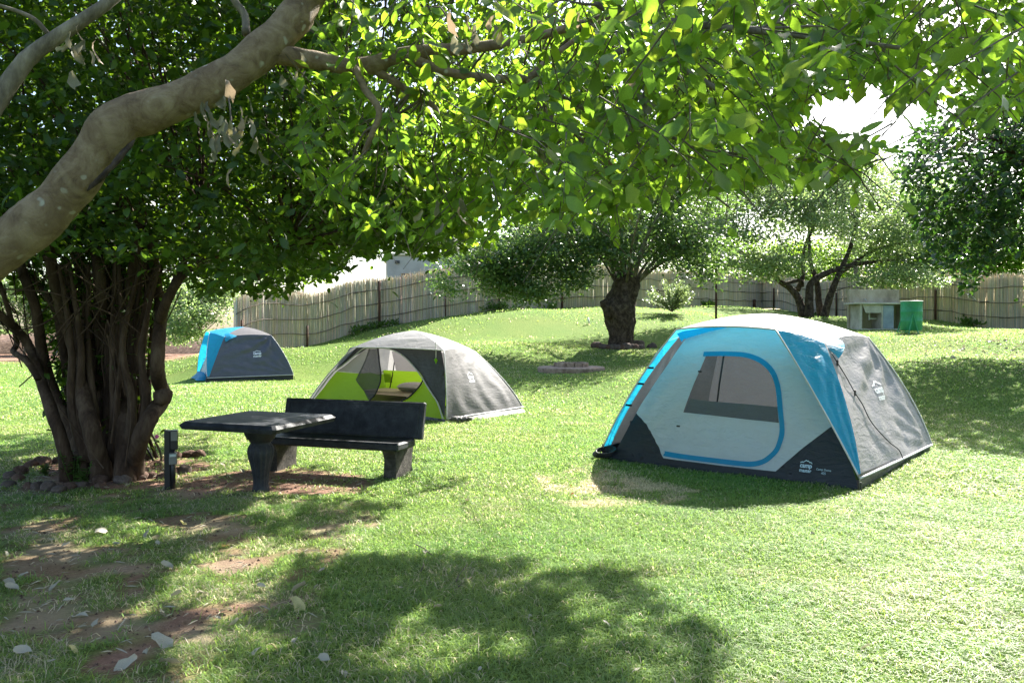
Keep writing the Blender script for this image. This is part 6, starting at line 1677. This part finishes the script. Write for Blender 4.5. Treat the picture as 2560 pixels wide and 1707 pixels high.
for x, y, w, lab, mk in [(1060, 1215, 70, 'large cream leaf curled on bare soil near the bottom left, brightest there', 0), (1940, 1000, 66, 'large yellowish leaf standing in shaded grass left of centre at the bottom', 1), (1665, 1292, 44, 'rounded white leaf lit by sun in the bottom grass patch', 0), (1925, 1250, 28, GEN, 0), (830, 1365, 62, 'long pale leaf on red soil near the bottom edge', 0), (1110, 1390, 60, 'twisted pale leaf at the bottom edge beside the red soil', 0),
                         (525, 1082, 58, 'long pale leaf beside the sunlit straw at lower left', 0), (50, 860, 52, 'crumpled white leaf at the left edge of the lawn', 0), (80, 897, 36, GEN, 0), (1060, 1045, 40, GEN, 0), (155, 1325, 42, 'crumpled pale leaf near the bottom left corner', 0), (960, 510, 34, GEN, 0), (1025, 525, 34, GEN, 0), (665, 515, 34, GEN, 0), (360, 850, 40, GEN, 0), (1150, 908, 30, GEN, 0), (480, 1275, 38, GEN, 1), (1425, 1085, 24, GEN, 0), (1480, 1005, 34, GEN, 0), (1480, 597, 30, GEN, 1), (1530, 1122, 34, GEN, 0), (965, 1300, 38, GEN, 0), (2130, 1370, 34, GEN, 0), (2250, 1440, 34, GEN, 0), (1800, 1275, 34, GEN, 1), (580, 1030, 28, GEN, 0), (45, 645, 24, GEN, 0), (490, 480, 20, GEN, 0), (435, 580, 22, GEN, 0), (760, 575, 18, GEN, 0), (1030, 578, 16, GEN, 0), (1165, 655, 18, GEN, 0), (760, 765, 26, GEN, 0), (1240, 685, 26, GEN, 0), (700, 615, 34, GEN, 0), (210, 1030, 24, GEN, 0), (455, 950, 24, GEN, 0), (1195, 460, 30, GEN, 1), (620, 1110, 32, GEN, 0), (540, 1140, 46, GEN, 0), (1950, 890, 44, GEN, 0), (2065, 875, 18, GEN, 0), (1710, 870, 22, GEN, 0), (1330, 900, 40, GEN, 0), (1090, 750, 34, GEN, 0), (150, 775, 26, GEN, 0), (345, 1385, 22, GEN, 0), (2100, 755, 20, GEN, 0), (1455, 52, 14, GEN, 0), (1585, 85, 18, GEN, 0)]:
    fallen(*cF(x, y), w, lab, 'leaf_fallen_yellow' if mk else 'leaf_fallen')
cM = lambda x, y: (800 + x * .38265, 1150 + y * .38265)
SUNL = 'small bleached leaf fleck on the sunlit lawn'
for x, y, w in [(690, 632, 20), (1415, 765, 18), (1935, 772, 20), (770, 1005, 24), (1710, 1175, 16), (1375, 1060, 14), (2075, 1410, 34), (1040, 1415, 14), (820, 1185, 14), (965, 285, 24), (530, 880, 12), (150, 868, 10), (1880, 1105, 26), (2140, 765, 14), (2075, 450, 14)]:
    fallen(*cM(x, y), w, SUNL, group='bleached leaf flecks on the sunlit lawn')
fallen(1660 + 1315 * .38265, 1150 + 1265 * .38265, 30, 'white curled leaf alone on the sunny grass near the bottom right')
for x, y in [(972, 505), (2060, 440), (1590, 715), (1320, 1270 + 400)]: fallen(1660 + x * .38265, 1150 + min(y, 1420) * .38265, 14, SUNL, group='bleached leaf flecks on the sunlit lawn')
for x, y in [(1640, 180), (1755, 185), (1925, 200), (1645, 265), (2240, 275), (1870, 100), (1650, 240)]: fallen(*cM(x, y), 10, 'small rust-red leaf on the straw-coloured grass before the large tent', 'leaf_red', 'rust-red leaves before the large tent')
for i in range(46): fallen(2310 + rng.random() * 250, 850 + rng.random() * 55, 9 + 5 * rng.random(), 'pale leaf scattered on the sunny slope below the green drum', group='pale leaves on the slope below the drum')
TW = 'thin broken twig lying in the foreground grass'
for pts in ([(1040, 1372), (1060, 1385), (1078, 1398)], [(1168, 1425), (1148, 1450), (1140, 1472)], [(1180, 1455), (1160, 1470), (1145, 1482)], [(1060, 1424), (1052, 1445)]):
    q = np.array([G(a, b) for a, b in pts]); q[:, 2] += .03; mb = MB().tube(q, .004, 5)
    solo('twig', mb.V, mb.F, M['twig'], TW, 'twig', 'broken twigs in the foreground grass', q[0], True)
# crumbs of soil, bits of straw and leaf litter on the bare patches
n_ = 60000; y = np.sqrt(rng.random(n_) * (11.5 ** 2 - 3.2 ** 2) + 3.2 ** 2); x = (rng.random(n_) * 2 - 1.2) * .62 * y
k = rng.random(n_) < dirt_mask(x, y) * .38; x, y = x[k], y[k]; z = gzs(x, y); P = np.column_stack([x, y, z]); n_ = len(P)
tv = np.array([(1, 0, 0), (-.6, .8, 0), (-.5, -.9, 0), (0, .1, .9)]); tf = np.array([(0, 1, 3), (1, 2, 3), (2, 0, 3)])
r_ = (.003 + .009 * rng.random(n_) ** 3) * (1 + .06 * y); a_ = rng.random(n_) * 6.28
R = np.stack([np.stack([np.cos(a_), -np.sin(a_), 0 * a_], -1), np.stack([np.sin(a_), np.cos(a_), 0 * a_], -1), np.stack([0 * a_, 0 * a_, 1 + 0 * a_], -1)], 1)
V = P[:, None] + np.einsum('nij,kj->nki', R, tv) * r_[:, None, None]
F = (tf[None] + (np.arange(n_) * 4)[:, None, None]).reshape(-1, 3)
o = mesh('soil_crumbs', V.reshape(-1, 3), F, M['rock'], None, False); tag(o, 'small brown soil crumbs on the bare red patches at lower left', 'soil crumbs', None, 'stuff')
n_ = 5200; y = np.sqrt(rng.random(n_) * (11 ** 2 - 3.2 ** 2) + 3.2 ** 2); x = (rng.random(n_) * 2 - 1.25) * .62 * y
k = rng.random(n_) < np.clip(dirt_mask(x, y) + straw_mask(x, y), 0, 1) * .6; x, y = x[k], y[k]; n_ = len(x); P = np.column_stack([x, y, gzs(x, y) + .012 + .012 * rng.random(n_)])
d_ = unit(np.column_stack([rng.normal(0, 1, n_), rng.normal(0, 1, n_), rng.normal(0, .15, n_)])); s_ = .03 + .05 * rng.random(n_)
tpl = (np.array([(-.03, 0, 0), (.03, 0, 0), (.04, 1, .03), (-.02, 1, .05), (.0, .5, .10)]), np.array([(0, 1, 4), (1, 2, 4), (2, 3, 4), (3, 0, 4)]))
V, F, T = leaf_mesh_arrays(P, d_, np.tile([0, 0, 1.0], (n_, 1)), s_, np.ones((n_, 3)), tpl)
o = mesh('straw_litter', V, F, M['leaf_fallen'], None, False); tag(o, 'dry straw and grass litter scattered over the bare patches', 'straw', None, 'stuff')
grass()
